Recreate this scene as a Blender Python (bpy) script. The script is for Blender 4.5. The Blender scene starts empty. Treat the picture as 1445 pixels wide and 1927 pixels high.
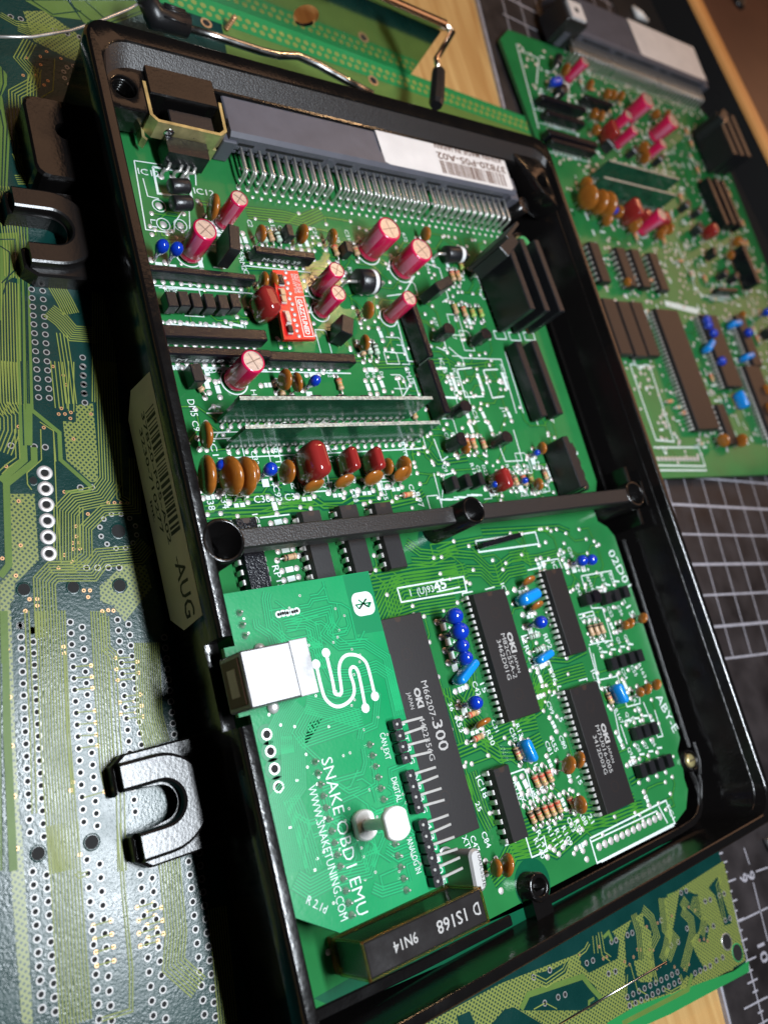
import bpy, bmesh, math, random
from mathutils import Vector, Matrix
random.seed(7)
S = 0.001                      # the scene is laid out in millimetres and linked in metres
scn = bpy.context.scene
col = scn.collection
R_ = math.radians

# ------------------------------------------------------------------ camera, world, lamps
cd = bpy.data.cameras.new("camera"); cam = bpy.data.objects.new("camera", cd); col.objects.link(cam)
cr = [[0.794548, -0.255107, 0.551011], [-0.082645, -0.944451, -0.31809], [0.60155, 0.2072, -0.771496]]
cp = (-96.165,10.124,182.535)
M = Matrix(((cr[0][0], -cr[1][0], -cr[2][0], cp[0]*S), (cr[0][1], -cr[1][1], -cr[2][1], cp[1]*S), (cr[0][2], -cr[1][2], -cr[2][2], cp[2]*S), (0, 0, 0, 1)))
cam.matrix_world = M
cd.sensor_fit = 'HORIZONTAL'; cd.sensor_width = 7.2; cd.lens = 1575.18/1445*7.2
cd.clip_start = 0.005; cd.clip_end = 20
cd.dof.use_dof = True
fpt = Vector((30, 2, 6))
cd.dof.focus_distance = abs((fpt-Vector(cp)).dot(Vector(cr[2])))*S
cd.dof.aperture_fstop = 3.6
scn.camera = cam
w = bpy.data.worlds.new("World"); scn.world = w; w.use_nodes = True
bg = w.node_tree.nodes["Background"]; bg.inputs[0].default_value = (0.62, 0.55, 0.5, 1); bg.inputs[1].default_value = 0.016

def lamp(name, loc, to, sx, sy, power, color):
    l = bpy.data.lights.new(name, 'AREA'); l.shape = 'RECTANGLE'; l.size = sx*S; l.size_y = sy*S; l.energy = power; l.color = color
    o = bpy.data.objects.new(name, l); col.objects.link(o); o.location = Vector(loc)*S
    z = (Vector(loc)-Vector(to)).normalized(); y = Vector((0, 1, 0)); x = y.cross(z).normalized(); y = z.cross(x)
    o.matrix_world = Matrix(((x.x, y.x, z.x, loc[0]*S), (x.y, y.y, z.y, loc[1]*S), (x.z, y.z, z.z, loc[2]*S), (0, 0, 0, 1)))
    return o
lamp("bench_lamp", (58, -10, 350), (50, 60, 0), 26, 170, 2.45, (0.86, 0.93, 1.0))
lamp("warm_bulb", (300, 345, 330), (140, 120, 0), 26, 26, 0.26, (1.0, 0.60, 0.30))
lamp("warm_room_light", (760, 330, 300), (160, 100, 0), 340, 380, 0.55, (1.0, 0.52, 0.28))
lamp("warm_ceiling_light", (210, 490, 450), (20, 150, 0), 300, 260, 0.30, (1.0, 0.56, 0.32))
scn.view_settings.view_transform = 'Standard'; scn.view_settings.look = 'None'; scn.view_settings.exposure = 0; scn.view_settings.gamma = 1

# ------------------------------------------------------------------ materials
def mat(name, c, rough=0.5, metal=0.0, spec=0.5, coat=0.0, bump=0.0, bscale=800, vary=0.0, vscale=150, trans=0.0, rvar=0.0, detail=2.0, dist=0.0002):
    m = bpy.data.materials.new(name); m.use_nodes = True; nt = m.node_tree; b = nt.nodes["Principled BSDF"]
    b.inputs["Base Color"].default_value = (c[0], c[1], c[2], 1); b.inputs["Roughness"].default_value = rough; b.inputs["Metallic"].default_value = metal
    b.inputs["Specular IOR Level"].default_value = spec; b.inputs["Coat Weight"].default_value = coat; b.inputs["Coat Roughness"].default_value = 0.08
    b.inputs["Transmission Weight"].default_value = trans
    if bump or vary or rvar:
        tc = nt.nodes.new("ShaderNodeTexCoord")
    if bump:
        n = nt.nodes.new("ShaderNodeTexNoise"); n.inputs["Scale"].default_value = bscale; n.inputs["Detail"].default_value = detail
        nt.links.new(tc.outputs["Object"], n.inputs["Vector"])
        bp = nt.nodes.new("ShaderNodeBump"); bp.inputs["Strength"].default_value = bump; bp.inputs["Distance"].default_value = dist
        nt.links.new(n.outputs["Fac"], bp.inputs["Height"]); nt.links.new(bp.outputs["Normal"], b.inputs["Normal"])
    if vary or rvar:
        n2 = nt.nodes.new("ShaderNodeTexNoise"); n2.inputs["Scale"].default_value = vscale; n2.inputs["Detail"].default_value = 5
        nt.links.new(tc.outputs["Object"], n2.inputs["Vector"])
        if vary:
            mr = nt.nodes.new("ShaderNodeMapRange"); mr.inputs[1].default_value = 0.3; mr.inputs[2].default_value = 0.7
            mr.inputs[3].default_value = 1-vary; mr.inputs[4].default_value = 1+vary
            nt.links.new(n2.outputs["Fac"], mr.inputs[0])
            mx = nt.nodes.new("ShaderNodeVectorMath"); mx.operation = 'SCALE'; mx.inputs[0].default_value = c
            nt.links.new(mr.outputs[0], mx.inputs["Scale"]); nt.links.new(mx.outputs[0], b.inputs["Base Color"])
        if rvar:
            mr = nt.nodes.new("ShaderNodeMapRange"); mr.inputs[1].default_value = 0.3; mr.inputs[2].default_value = 0.7
            mr.inputs[3].default_value = max(0.03, rough-rvar); mr.inputs[4].default_value = rough+rvar
            nt.links.new(n2.outputs["Fac"], mr.inputs[0]); nt.links.new(mr.outputs[0], b.inputs["Roughness"])
    return m
MT = {}
MT['case'] = mat("black_cast_paint", (0.0045, 0.004, 0.004), 0.17, spec=0.5, bump=0.22, bscale=1100, detail=3, rvar=0.05)
MT['casetex'] = mat("black_crinkle_paint", (0.016, 0.014, 0.014), 0.38, spec=0.5, bump=0.6, bscale=2200, detail=3)
MT['mask'] = mat("green_solder_mask", (0.018, 0.150, 0.042), 0.16, spec=0.32, vary=0.12, vscale=60, rvar=0.05, bump=0.10, bscale=900)
MT['maskdark'] = mat("dark_green_mask", (0.003, 0.075, 0.034), 0.22, vary=0.1, vscale=200)
MT['trace'] = mat("masked_copper", (0.045, 0.21, 0.022), 0.25, vary=0.1, vscale=200)
MT['edge'] = mat("board_edge", (0.02, 0.09, 0.03), 0.6, vary=0.3, vscale=900)
MT['solder'] = mat("solder", (0.62, 0.58, 0.57), 0.42, metal=0.45, vary=0.15, vscale=900)
MT['silk'] = mat("white_print", (0.60, 0.68, 0.66), 0.5, vary=0.06, vscale=900)
MT['tin'] = mat("tinned_lead", (0.64, 0.62, 0.59), 0.32, metal=0.70, vary=0.12, vscale=700)
MT['steel'] = mat("bright_steel", (0.78, 0.77, 0.75), 0.22, metal=1.0, bump=0.1, bscale=300, rvar=0.1)
MT['shell'] = mat("satin_shell", (0.30, 0.295, 0.30), 0.40, metal=0.9, bump=0.16, bscale=420, rvar=0.16, vary=0.12)
MT['gold'] = mat("zinc_yellow_steel", (0.50, 0.43, 0.20), 0.33, metal=0.65, vary=0.35, vscale=260, bump=0.15, bscale=700)
MT['chip'] = mat("chip_epoxy", (0.013, 0.011, 0.0115), 0.40, bump=0.10, bscale=2500, spec=0.55)
MT['chipgloss'] = mat("gloss_epoxy", (0.006, 0.006, 0.009), 0.22, bump=1.0, bscale=2200, dist=0.0001)
MT['blackplastic'] = mat("black_plastic", (0.012, 0.012, 0.014), 0.32, bump=0.35, bscale=1800)
MT['grey'] = mat("grey_connector_plastic", (0.085, 0.085, 0.105), 0.40, bump=0.12, bscale=700, vary=0.1)
MT['sleeve'] = mat("magenta_sleeve", (0.58, 0.010, 0.075), 0.22, coat=0.5, vary=0.08, bump=0.08, bscale=500)
MT['etch'] = mat("etched_line", (0.30, 0.23, 0.20), 0.4, metal=0.5)
MT['stripe'] = mat("pale_stripe", (0.60, 0.13, 0.22), 0.25, coat=0.4)
MT['vent'] = mat("etched_aluminium", (0.62, 0.54, 0.50), 0.42, metal=0.7, vary=0.15, vscale=1200)
MT['disc'] = mat("brown_ceramic_dip", (0.30, 0.098, 0.014), 0.22, coat=0.4, vary=0.15, vscale=350, bump=0.12, bscale=500)
MT['tant'] = mat("blue_dip", (0.004, 0.035, 0.40), 0.15, coat=0.6)
MT['lightblue'] = mat("light_blue_dip", (0.006, 0.22, 0.68), 0.2, coat=0.5)
MT['film'] = mat("maroon_dip", (0.235, 0.018, 0.016), 0.16, coat=0.6, bump=0.1, bscale=350)
MT['tan'] = mat("tan_resistor", (0.52, 0.33, 0.19), 0.35, vary=0.08)
MT['mint'] = mat("pale_green_resistor", (0.42, 0.56, 0.44), 0.35)
MT['lime'] = mat("yellow_green_resistor", (0.36, 0.50, 0.12), 0.35)
MT['bred'] = mat("band_red", (0.50, 0.06, 0.03), 0.4)
MT['bblack'] = mat("band_dark", (0.035, 0.02, 0.015), 0.4)
MT['borange'] = mat("band_orange", (0.65, 0.22, 0.05), 0.4)
MT['bgold'] = mat("band_gold", (0.50, 0.36, 0.10), 0.35, metal=0.5)
MT['silver'] = mat("silver_band", (0.72, 0.72, 0.72), 0.35)
MT['redpcb'] = mat("red_solder_mask", (0.56, 0.010, 0.010), 0.28, vary=0.1)
MT['emu'] = mat("emerald_solder_mask", (0.004, 0.25, 0.085), 0.27, rvar=0.06, vary=0.06, vscale=40, bump=0.22, bscale=1300, dist=0.0001)
MT['emudark'] = mat("emerald_trench", (0.003, 0.19, 0.070), 0.30)
MT['emutrace'] = mat("emerald_trace", (0.010, 0.36, 0.13), 0.28)
MT['hole'] = mat("hole_black", (0.004, 0.004, 0.004), 0.8)
MT['nylon'] = mat("white_nylon", (0.80, 0.79, 0.77), 0.45, bump=0.05, bscale=500)
MT['print'] = mat("chip_marking", (0.36, 0.35, 0.34), 0.6)
MT['amber'] = mat("amber_plastic", (0.90, 0.60, 0.22), 0.08, trans=0.97)
MT['label'] = mat("paper_label", (0.78, 0.70, 0.60), 0.6, vary=0.06, vscale=120)
MT['labelwhite'] = mat("white_label", (0.66, 0.63, 0.62), 0.45, vary=0.06, vscale=120)
MT['ink'] = mat("black_ink", (0.012, 0.011, 0.011), 0.6)
MT['brownink'] = mat("brown_ink", (0.11, 0.05, 0.03), 0.6)
MT['mbmask'] = mat("teal_solder_mask", (0.0028, 0.032, 0.028), 0.28, spec=0.38, vary=0.10, vscale=110, rvar=0.05, bump=0.30, bscale=1600)
MT['mbtrace'] = mat("olive_copper", (0.21, 0.245, 0.055), 0.40, spec=0.18, vary=0.10, vscale=150, rvar=0.06, bump=0.1, bscale=900)
MT['mbplane'] = mat("bright_olive_copper", (0.105, 0.170, 0.038), 0.40, spec=0.18, vary=0.08, vscale=120, bump=0.1, bscale=900)
MT['viacopper'] = mat("via_copper", (0.62, 0.33, 0.16), 0.4, metal=0.5)
MT['bright_edge'] = mat("milled_edge", (0.03, 0.28, 0.09), 0.4, vary=0.2, vscale=300)
MT['mat'] = mat("black_vinyl", (0.022, 0.018, 0.019), 0.50, bump=0.25, bscale=1500, vary=0.5, vscale=70, rvar=0.1)
MT['matline'] = mat("grey_print", (0.33, 0.32, 0.36), 0.55, vary=0.15, vscale=400)
MT['rubber'] = mat("black_rubber", (0.010, 0.010, 0.011), 0.35, bump=0.3, bscale=900)
MT['coppersteel'] = mat("warm_steel", (0.80, 0.66, 0.55), 0.18, metal=1.0)
MT['tray'] = mat("black_tray_felt", (0.006, 0.006, 0.007), 0.7)
MT['carmine'] = mat("brown_leather", (0.10, 0.045, 0.028), 0.45, vary=0.15, vscale=30)
MT['capgreen'] = mat("ceramic_green", (0.018, 0.085, 0.045), 0.13, vary=0.25, vscale=300, bump=0.2, bscale=700)
MT['glitter'] = mat("cut_edge", (0.40, 0.42, 0.38), 0.35, metal=0.4, vary=0.5, vscale=1500, bump=0.8, bscale=2000)

def hatch_mat(name, line, gap, cell, rot):
    m = bpy.data.materials.new(name); m.use_nodes = True; nt = m.node_tree; b = nt.nodes["Principled BSDF"]; b.inputs["Roughness"].default_value = 0.36
    tc = nt.nodes.new("ShaderNodeTexCoord"); mp = nt.nodes.new("ShaderNodeMapping"); mp.inputs["Rotation"].default_value = (0, 0, R_(rot)); k = 1/(cell*S); mp.inputs["Scale"].default_value = (k, k, k)
    nt.links.new(tc.outputs["Object"], mp.inputs[0]); sx = nt.nodes.new("ShaderNodeSeparateXYZ"); nt.links.new(mp.outputs[0], sx.inputs[0])
    r = []
    for ax in "XY":
        f = nt.nodes.new("ShaderNodeMath"); f.operation = 'FRACT'; nt.links.new(sx.outputs[ax], f.inputs[0])
        g = nt.nodes.new("ShaderNodeMath"); g.operation = 'GREATER_THAN'; g.inputs[1].default_value = 0.46; nt.links.new(f.outputs[0], g.inputs[0]); r.append(g)
    mu = nt.nodes.new("ShaderNodeMath"); mu.operation = 'MULTIPLY'; nt.links.new(r[0].outputs[0], mu.inputs[0]); nt.links.new(r[1].outputs[0], mu.inputs[1])
    mx = nt.nodes.new("ShaderNodeMix"); mx.data_type = 'RGBA'; mx.inputs[6].default_value = (*line, 1); mx.inputs[7].default_value = (*gap, 1)
    nt.links.new(mu.outputs[0], mx.inputs[0]); nt.links.new(mx.outputs[2], b.inputs["Base Color"])
    return m
MT['hatch'] = hatch_mat("hatched_copper", (0.19, 0.22, 0.05), (0.004, 0.034, 0.025), 0.95, 45)

def wood_mat():
    m = bpy.data.materials.new("pine_bench"); m.use_nodes = True; nt = m.node_tree; b = nt.nodes["Principled BSDF"]; b.inputs["Roughness"].default_value = 0.42
    tc = nt.nodes.new("ShaderNodeTexCoord"); mp = nt.nodes.new("ShaderNodeMapping"); mp.inputs["Scale"].default_value = (140, 9, 9); mp.inputs["Rotation"].default_value = (0, 0, R_(-6))
    nt.links.new(tc.outputs["Object"], mp.inputs[0]); n = nt.nodes.new("ShaderNodeTexNoise"); n.inputs["Scale"].default_value = 1.5; n.inputs["Detail"].default_value = 6; n.inputs["Distortion"].default_value = 0.6
    nt.links.new(mp.outputs[0], n.inputs["Vector"]); r = nt.nodes.new("ShaderNodeValToRGB")
    r.color_ramp.elements[0].position = 0.3; r.color_ramp.elements[0].color = (0.40, 0.20, 0.06, 1); r.color_ramp.elements[1].position = 0.68; r.color_ramp.elements[1].color = (0.60, 0.38, 0.15, 1)
    nt.links.new(n.outputs["Fac"], r.inputs[0]); nt.links.new(r.outputs[0], b.inputs["Base Color"])
    return m
MT['wood'] = wood_mat()

# ------------------------------------------------------------------ mesh helpers (all in mm)
class MB:
    def __init__(s): s.v = []; s.f = []; s.m = []; s.sm = []
    def add(s, vs, fs, mi=0, smooth=False):
        n = len(s.v); s.v += vs
        for f in fs: s.f.append([i+n for i in f]); s.m.append(mi); s.sm.append(smooth)
    def box(s, x0, y0, z0, x1, y1, z1, mi=0, c=0.0):
        if c <= 0:
            s.add([(x0,y0,z0),(x1,y0,z0),(x1,y1,z0),(x0,y1,z0),(x0,y0,z1),(x1,y0,z1),(x1,y1,z1),(x0,y1,z1)],
                  [(3,2,1,0),(4,5,6,7),(0,1,5,4),(1,2,6,5),(2,3,7,6),(3,0,4,7)], mi); return
        s.loft([rrect(x0+c,y0+c,x1-c,y1-c,0.01,1,z0), rrect(x0,y0,x1,y1,c,1,z0+c), rrect(x0,y0,x1,y1,c,1,z1-c), rrect(x0+c,y0+c,x1-c,y1-c,0.01,1,z1)], mi)
    def loft(s, loops, mi=0, smooth=False, cap0=True, cap1=True, closed=False):
        k = len(loops[0]); vs = [p for l in loops for p in l]; fs = []
        for a in range(len(loops)-1 + (1 if closed else 0)):
            b = (a+1) % len(loops)
            for i in range(k):
                j = (i+1) % k; fs.append((a*k+i, a*k+j, b*k+j, b*k+i))
        n = len(s.v); s.v += vs
        for f in fs: s.f.append([i+n for i in f]); s.m.append(mi); s.sm.append(smooth)
        if not closed:
            if cap0: s.f.append([n+i for i in reversed(range(k))]); s.m.append(mi); s.sm.append(False)
            if cap1: s.f.append([n+(len(loops)-1)*k+i for i in range(k)]); s.m.append(mi); s.sm.append(False)
    def prism(s, pts, z0, z1, mi=0, c=0.0):
        if area(pts) < 0: pts = pts[::-1]
        s.loft([[(x, y, z0) for x, y in pts], [(x, y, z1) for x, y in pts]], mi)
    def flat(s, pts, z, mi=0):
        if area(pts) < 0: pts = pts[::-1]
        s.add([(x, y, z) for x, y in pts], [tuple(range(len(pts)))], mi)
    def sweep(s, path, prof, mi=0, smooth=True):
        ls = [[(x, y, z) for x, y in offset(path, o)] for o, z in prof]; n = len(path); k = len(prof); base = len(s.v)
        s.v += [p for l in ls for p in l]
        for a in range(k):
            b = (a+1) % k
            for i in range(n-1): s.f.append([base+a*n+i, base+a*n+i+1, base+b*n+i+1, base+b*n+i]); s.m.append(mi); s.sm.append(smooth)
        s.f.append([base+a*n for a in range(k)]); s.f.append([base+a*n+n-1 for a in reversed(range(k))]); s.m += [mi, mi]; s.sm += [False, False]
    def disc(s, x, y, z, r, mi=0, n=10, a0=0):
        s.add([(x+r*math.cos(a0+2*math.pi*i/n), y+r*math.sin(a0+2*math.pi*i/n), z) for i in range(n)], [tuple(range(n))], mi)
    def ring(s, x, y, z, r0, r1, mi=0, n=12):
        vs = []
        for r in (r0, r1): vs += [(x+r*math.cos(2*math.pi*i/n), y+r*math.sin(2*math.pi*i/n), z) for i in range(n)]
        s.add(vs, [(i, n+i, n+(i+1) % n, (i+1) % n) for i in range(n)], mi)
    def dome(s, x, y, z, r, h, mi=0, n=8):
        vs = [(x+r*math.cos(2*math.pi*i/n), y+r*math.sin(2*math.pi*i/n), z) for i in range(n)]
        vs += [(x+.62*r*math.cos(2*math.pi*i/n), y+.62*r*math.sin(2*math.pi*i/n), z+h*.72) for i in range(n)] + [(x, y, z+h)]
        fs = [(i, (i+1) % n, n+(i+1) % n, n+i) for i in range(n)] + [(n+i, n+(i+1) % n, 2*n) for i in range(n)]
        s.add(vs, fs, mi, True)
    def lathe(s, prof, mi=0, n=20, ax='z', o=(0,0,0), smooth=True, mats=None):
        loops = []
        for r, h in prof:
            l = []
            for i in range(n):
                a = 2*math.pi*i/n; p = (r*math.cos(a), r*math.sin(a), h)
                if ax == 'x': p = (h, p[0], p[1])
                if ax == 'y': p = (p[1], h, p[0])
                l.append((p[0]+o[0], p[1]+o[1], p[2]+o[2]))
            loops.append(l)
        st = len(s.f); s.loft(loops, mi, smooth)
        if mats:
            for a in range(len(prof)-1):
                for i in range(n): s.m[st+a*n+i] = mats[a]
    def tube(s, pts, r, mi=0, n=8, smooth=True):
        pts = [Vector(p) for p in pts]; loops = []; up = None
        for i, p in enumerate(pts):
            t = (pts[min(i+1, len(pts)-1)]-pts[max(i-1, 0)]).normalized()
            if up is None: up = t.orthogonal().normalized()
            up = (up-t*up.dot(t)).normalized(); b = t.cross(up)
            rr = r[i] if isinstance(r, (list, tuple)) else r
            loops.append([tuple(p+up*rr*math.cos(2*math.pi*k/n)+b*rr*math.sin(2*math.pi*k/n)) for k in range(n)])
        s.loft(loops, mi, smooth)
    def ribbon(s, pts, w, z, mi=0, cap=True):
        L, Rr = offset(pts, w/2), offset(pts, -w/2); n = len(pts)
        s.add([(x, y, z) for x, y in L]+[(x, y, z) for x, y in Rr], [(n+i, n+i+1, i+1, i) for i in range(n-1)], mi)
    def strip(s, pts, w, z0, z1, mi=0):
        L, Rr = offset(pts, w/2), offset(pts, -w/2); s.prism(L+Rr[::-1], z0, z1, mi)
    def xf(s, f):
        s.v = [f(*p) for p in s.v]; return s
def area(p): return sum(p[i][0]*p[(i+1) % len(p)][1]-p[(i+1) % len(p)][0]*p[i][1] for i in range(len(p)))/2
def offset(pts, d):
    out = []; n = len(pts)
    for i in range(n):
        a = pts[max(i-1, 0)]; b = pts[i]; c = pts[min(i+1, n-1)]
        d1 = Vector((b[0]-a[0], b[1]-a[1])) if i > 0 else Vector((c[0]-b[0], c[1]-b[1])); d2 = Vector((c[0]-b[0], c[1]-b[1])) if i < n-1 else d1
        if d1.length < 1e-6: d1 = d2
        if d2.length < 1e-6: d2 = d1
        if d1.length < 1e-6: d1 = d2 = Vector((1, 0))
        d1.normalize(); d2.normalize(); n1 = Vector((-d1.y, d1.x)); n2 = Vector((-d2.y, d2.x)); m = n1+n2
        m = n1 if m.length < 1e-3 else m.normalized(); k = d/max(0.5, m.dot(n1)); out.append((b[0]+m.x*k, b[1]+m.y*k))
    return out
def rrect(x0, y0, x1, y1, r, n, z):
    p = []
    for cx, cy, a0 in ((x1-r, y1-r, 0), (x0+r, y1-r, 90), (x0+r, y0+r, 180), (x1-r, y0+r, 270)):
        for i in range(n+1):
            a = R_(a0+90*i/n); p.append((cx+r*math.cos(a), cy+r*math.sin(a), z))
    return p
CACHE = {}
def mesh(name, mb, mats, key=None):
    if key and key in CACHE: return CACHE[key]
    me = bpy.data.meshes.new(name); me.from_pydata([(x*S, y*S, z*S) for x, y, z in mb.v], [], mb.f)
    for k in mats: me.materials.append(MT[k])
    me.polygons.foreach_set("material_index", mb.m); me.polygons.foreach_set("use_smooth", mb.sm); me.update()
    if key: CACHE[key] = me
    return me
def put(name, me, parent=None, loc=(0, 0, 0), rz=0.0, rot=None):
    o = bpy.data.objects.new(name, me); col.objects.link(o); o.parent = parent; o.location = (loc[0]*S, loc[1]*S, loc[2]*S)
    o.rotation_euler = rot if rot else (0, 0, R_(rz)); return o
def obj(name, mb, mats, parent=None, loc=(0, 0, 0), rz=0.0, key=None, rot=None, stuff=False):
    o = put(name, mesh(name, mb, mats, key), parent, loc, rz, rot)
    if stuff: o['kind'] = 'stuff'
    return o
def tag(o, label=None, cat=None, kind=None, group=None):
    if label: o['label'] = label
    if cat: o['category'] = cat
    if kind: o['kind'] = kind
    if group: o['group'] = group
    return o
def empty(name, loc=(0, 0, 0), rz=0):
    o = bpy.data.objects.new(name, None); col.objects.link(o); o.location = Vector(loc)*S; o.rotation_euler = (0, 0, R_(rz)); o.empty_display_size = 0.01; return o

# ------------------------------------------------------------------ lettering: glyphs gathered into one print mesh per surface
TXT = []
def text3(dest, s, o, d, u, cap, bold=0.0, fit=True): TXT.append((dest, s, Vector(o), Vector(d), Vector(u), cap, bold, fit))
def text(dest, s, a, b, cap, z, bold=0.0, fit=True):
    """s from baseline point a towards b on a level surface at height z; cap height in mm; dest = (name, parent, material)"""
    d = Vector((b[0]-a[0], b[1]-a[1], 0)); u = Vector((-d.y, d.x, 0)).normalized(); text3(dest, s, (a[0], a[1], z), d, u, cap, bold, fit)
def flush_text():
    objs = []
    for t in TXT:
        cu = bpy.data.curves.new("glyphs", 'FONT'); cu.body = t[1]; cu.resolution_u = 2; cu.offset = t[6]; o = bpy.data.objects.new("glyphs", cu); col.objects.link(o); objs.append(o)
    dg = bpy.context.evaluated_depsgraph_get(); dg.update(); groups = {}
    for t, o in zip(TXT, objs):
        me = bpy.data.meshes.new_from_object(o.evaluated_get(dg)); vs = [(v.co.x, v.co.y) for v in me.vertices]
        if vs:
            x0 = min(v[0] for v in vs); x1 = max(v[0] for v in vs); d = t[3]; k = t[5]/0.69
            kx = d.length/(x1-x0) if t[7] else k; d = d.normalized(); u = t[4]
            mb = groups.setdefault(t[0], MB())
            mb.add([tuple(t[2]+d*((x-x0)*kx)+u*(y*k)) for x, y in vs], [tuple(p.vertices) for p in me.polygons])
        bpy.data.objects.remove(o); bpy.data.meshes.remove(me)
    for (name, par, m), mb in groups.items(): obj(name, mb, [m], par, stuff=name.startswith('silk'))
    for cu in list(bpy.data.curves): bpy.data.curves.remove(cu)
MT['mirror'] = mat("polished_plate", (0.62, 0.63, 0.60), 0.10, metal=1.0, bump=0.02, bscale=120)
MT['rail'] = mat("varnished_rail", (0.62, 0.30, 0.10), 0.35, vary=0.1, vscale=30)
MT['stripgreen'] = mat("edge_copper_green", (0.02, 0.22, 0.06), 0.3)
MT['holering'] = mat("tinned_ring", (0.33, 0.32, 0.31), 0.42, metal=0.3)
MT['relayface'] = mat("relay_face", (0.018, 0.016, 0.016), 0.22, bump=0.15, bscale=500, rvar=0.08)
MT['lug'] = mat("black_lug_paint", (0.007, 0.006, 0.006), 0.27, bump=0.22, bscale=1400, detail=3)
MT['can'] = mat("crystal_can", (0.66, 0.65, 0.64), 0.40, metal=0.7, bump=0.08, bscale=500)

# ------------------------------------------------------------------ component builders (origin at the board surface)
def leads(parent, pts, r=0.3, h=3, name='lead'):
    for x, y in pts:
        k = ('lead', r, h)
        mb = MB()
        if k not in CACHE: mb.lathe([(r, -0.2), (r, h)], 0, 6)
        obj(name, mb, ['tin'], parent, (x, y, 0), key=k)
def electrolytic(par, xyh, d, rz=0):
    x, y, h = xyh; r = d/2; key = ('el', d, round(h)); h = round(h); mb = MB(); k2 = key+('t',)
    if key not in CACHE:
        n = 28; prof = [(r*.9, 0.4), (r, 0.8), (r, 1.8), (r*.95, 2.2), (r, 2.7), (r, h-.5), (r*.96, h-.1), (r*.84, h)]
        mb.lathe(prof, 0, n)
        for fi in range(2*n, 5*n):
            if fi % n in (10, 11, 12, 13): mb.m[fi+0] = 0
        for a in (5,):
            for i in range(n):
                if 15 <= i <= 17: mb.m[(a-1)*n+i] = 1
        mb.f.pop(); mb.m.pop(); mb.sm.pop()
    o = obj('electrolytic_capacitor', mb, ['sleeve', 'stripe'], par, (x, y, 0), rz, key)
    tb = MB()
    if k2 not in CACHE:
        tb.disc(0, 0, h-.15, r*.86, 0, 24)
        for a in (0.4, 0.4+math.pi/2):
            c, s_ = math.cos(a), math.sin(a); q = r*.72; ww = .16
            tb.add([(-q*c-ww*s_, -q*s_+ww*c, h-.11), (-q*c+ww*s_, -q*s_-ww*c, h-.11), (q*c+ww*s_, q*s_-ww*c, h-.11), (q*c-ww*s_, q*s_+ww*c, h-.11)], [(0, 1, 2, 3)], 1)
    obj('vent_top', tb, ['vent', 'etch'], o, key=k2)
    if k2+('m',) not in CACHE:
        mk = MB()
        for a0, a1 in ((2.55, 2.95), (3.05, 3.2)):
            for hh in (h*.55,): 
                vs = [((r+.02)*math.cos(a), (r+.02)*math.sin(a), z_) for z_ in (hh, hh+.5) for a in (a0, (a0+a1)/2, a1)]; mk.add(vs, [(0, 1, 4, 3), (1, 2, 5, 4)], 0)
    else: mk = MB()
    obj('polarity_mark', mk, ['sleeve'], o, key=k2+('m',))
    return o
def disc_cap(par, x, y, D, rz=90, lift=2.0, lean=0, t=None, name='disc_capacitor'):
    t = t or max(1.5, D*.28); key = ('disc', D, round(t, 1), lift); mb = MB()
    if key not in CACHE:
        n = 20; r = D/2; prof = [(0.01, -t/2), (r*.55, -t/2*.95), (r*.85, -t/2*.72), (r*.98, -t/2*.3), (r, 0), (r*.98, t/2*.3), (r*.85, t/2*.72), (r*.55, t/2*.95), (0.01, t/2)]
        mb.lathe(prof, 0, n, 'y', (0, 0, lift+r))
        def drip(X, Y, Z):
            zz = Z-lift
            if zz < r*.5: Z = Z-(r*.5-zz)*.35*(abs(X)/r if abs(X) > .3*r else .1)
            return (X, Y, Z)
        mb.xf(drip)
    o = obj(name, mb, ['disc'], par, (x, y, 0), rot=(R_(lean), 0, R_(rz)), key=key)
    q = min(1.27, D*.3); leads(o, ((-q, 0), (q, 0)), 0.28, lift+D*.2)
    return o
def drop_cap(par, x, y, h=6.5, d=3.4, rz=90, m='tant'):
    key = ('drop', h, d, m); mb = MB()
    if key not in CACHE:
        r = d/2; mb.lathe([(.3, 1.4), (.5, 2.2), (r*.5, h*.42), (r*.8, h*.56), (r*.97, h*.68), (r, h*.76), (r*.9, h*.88), (r*.6, h*.97), (.02, h)], 0, 16)
    o = obj('tantalum_capacitor', mb, [m], par, (x, y, 0), rz, key); leads(o, ((-.5, 0), (.5, 0)), .25, 2.2); return o
def capsule_cap(par, x, y, L, H, T, rz=0, lift=.8, m='lightblue', name='film_capacitor', lead=True):
    key = ('caps', L, H, T, lift, m); mb = MB()
    if key not in CACHE:
        b = min(T*.42, H*.4); loops = []
        for k in range(7):
            a = -math.pi/2+math.pi*k/6; ins = b*(1-math.cos(a)); zz = lift+b+(H-2*b)*(0 if k < 3 else 1 if k > 3 else .5)+b*math.sin(a)
            tp = .06*L*max(0, (lift+H*.5-zz)/H)
            loops.append(rrect(-L/2+ins+tp, -T/2+ins*.8, L/2-ins-tp, T/2-ins*.8, max(.05, min(L, T)*.48-ins), 4, zz))
        mb.loft(loops, 0, True)
    o = obj(name, mb, [m], par, (x, y, 0), rz, key)
    if lead: leads(o, ((-L*.3, 0), (L*.3, 0)), .28, lift+1)
    return o
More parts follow.
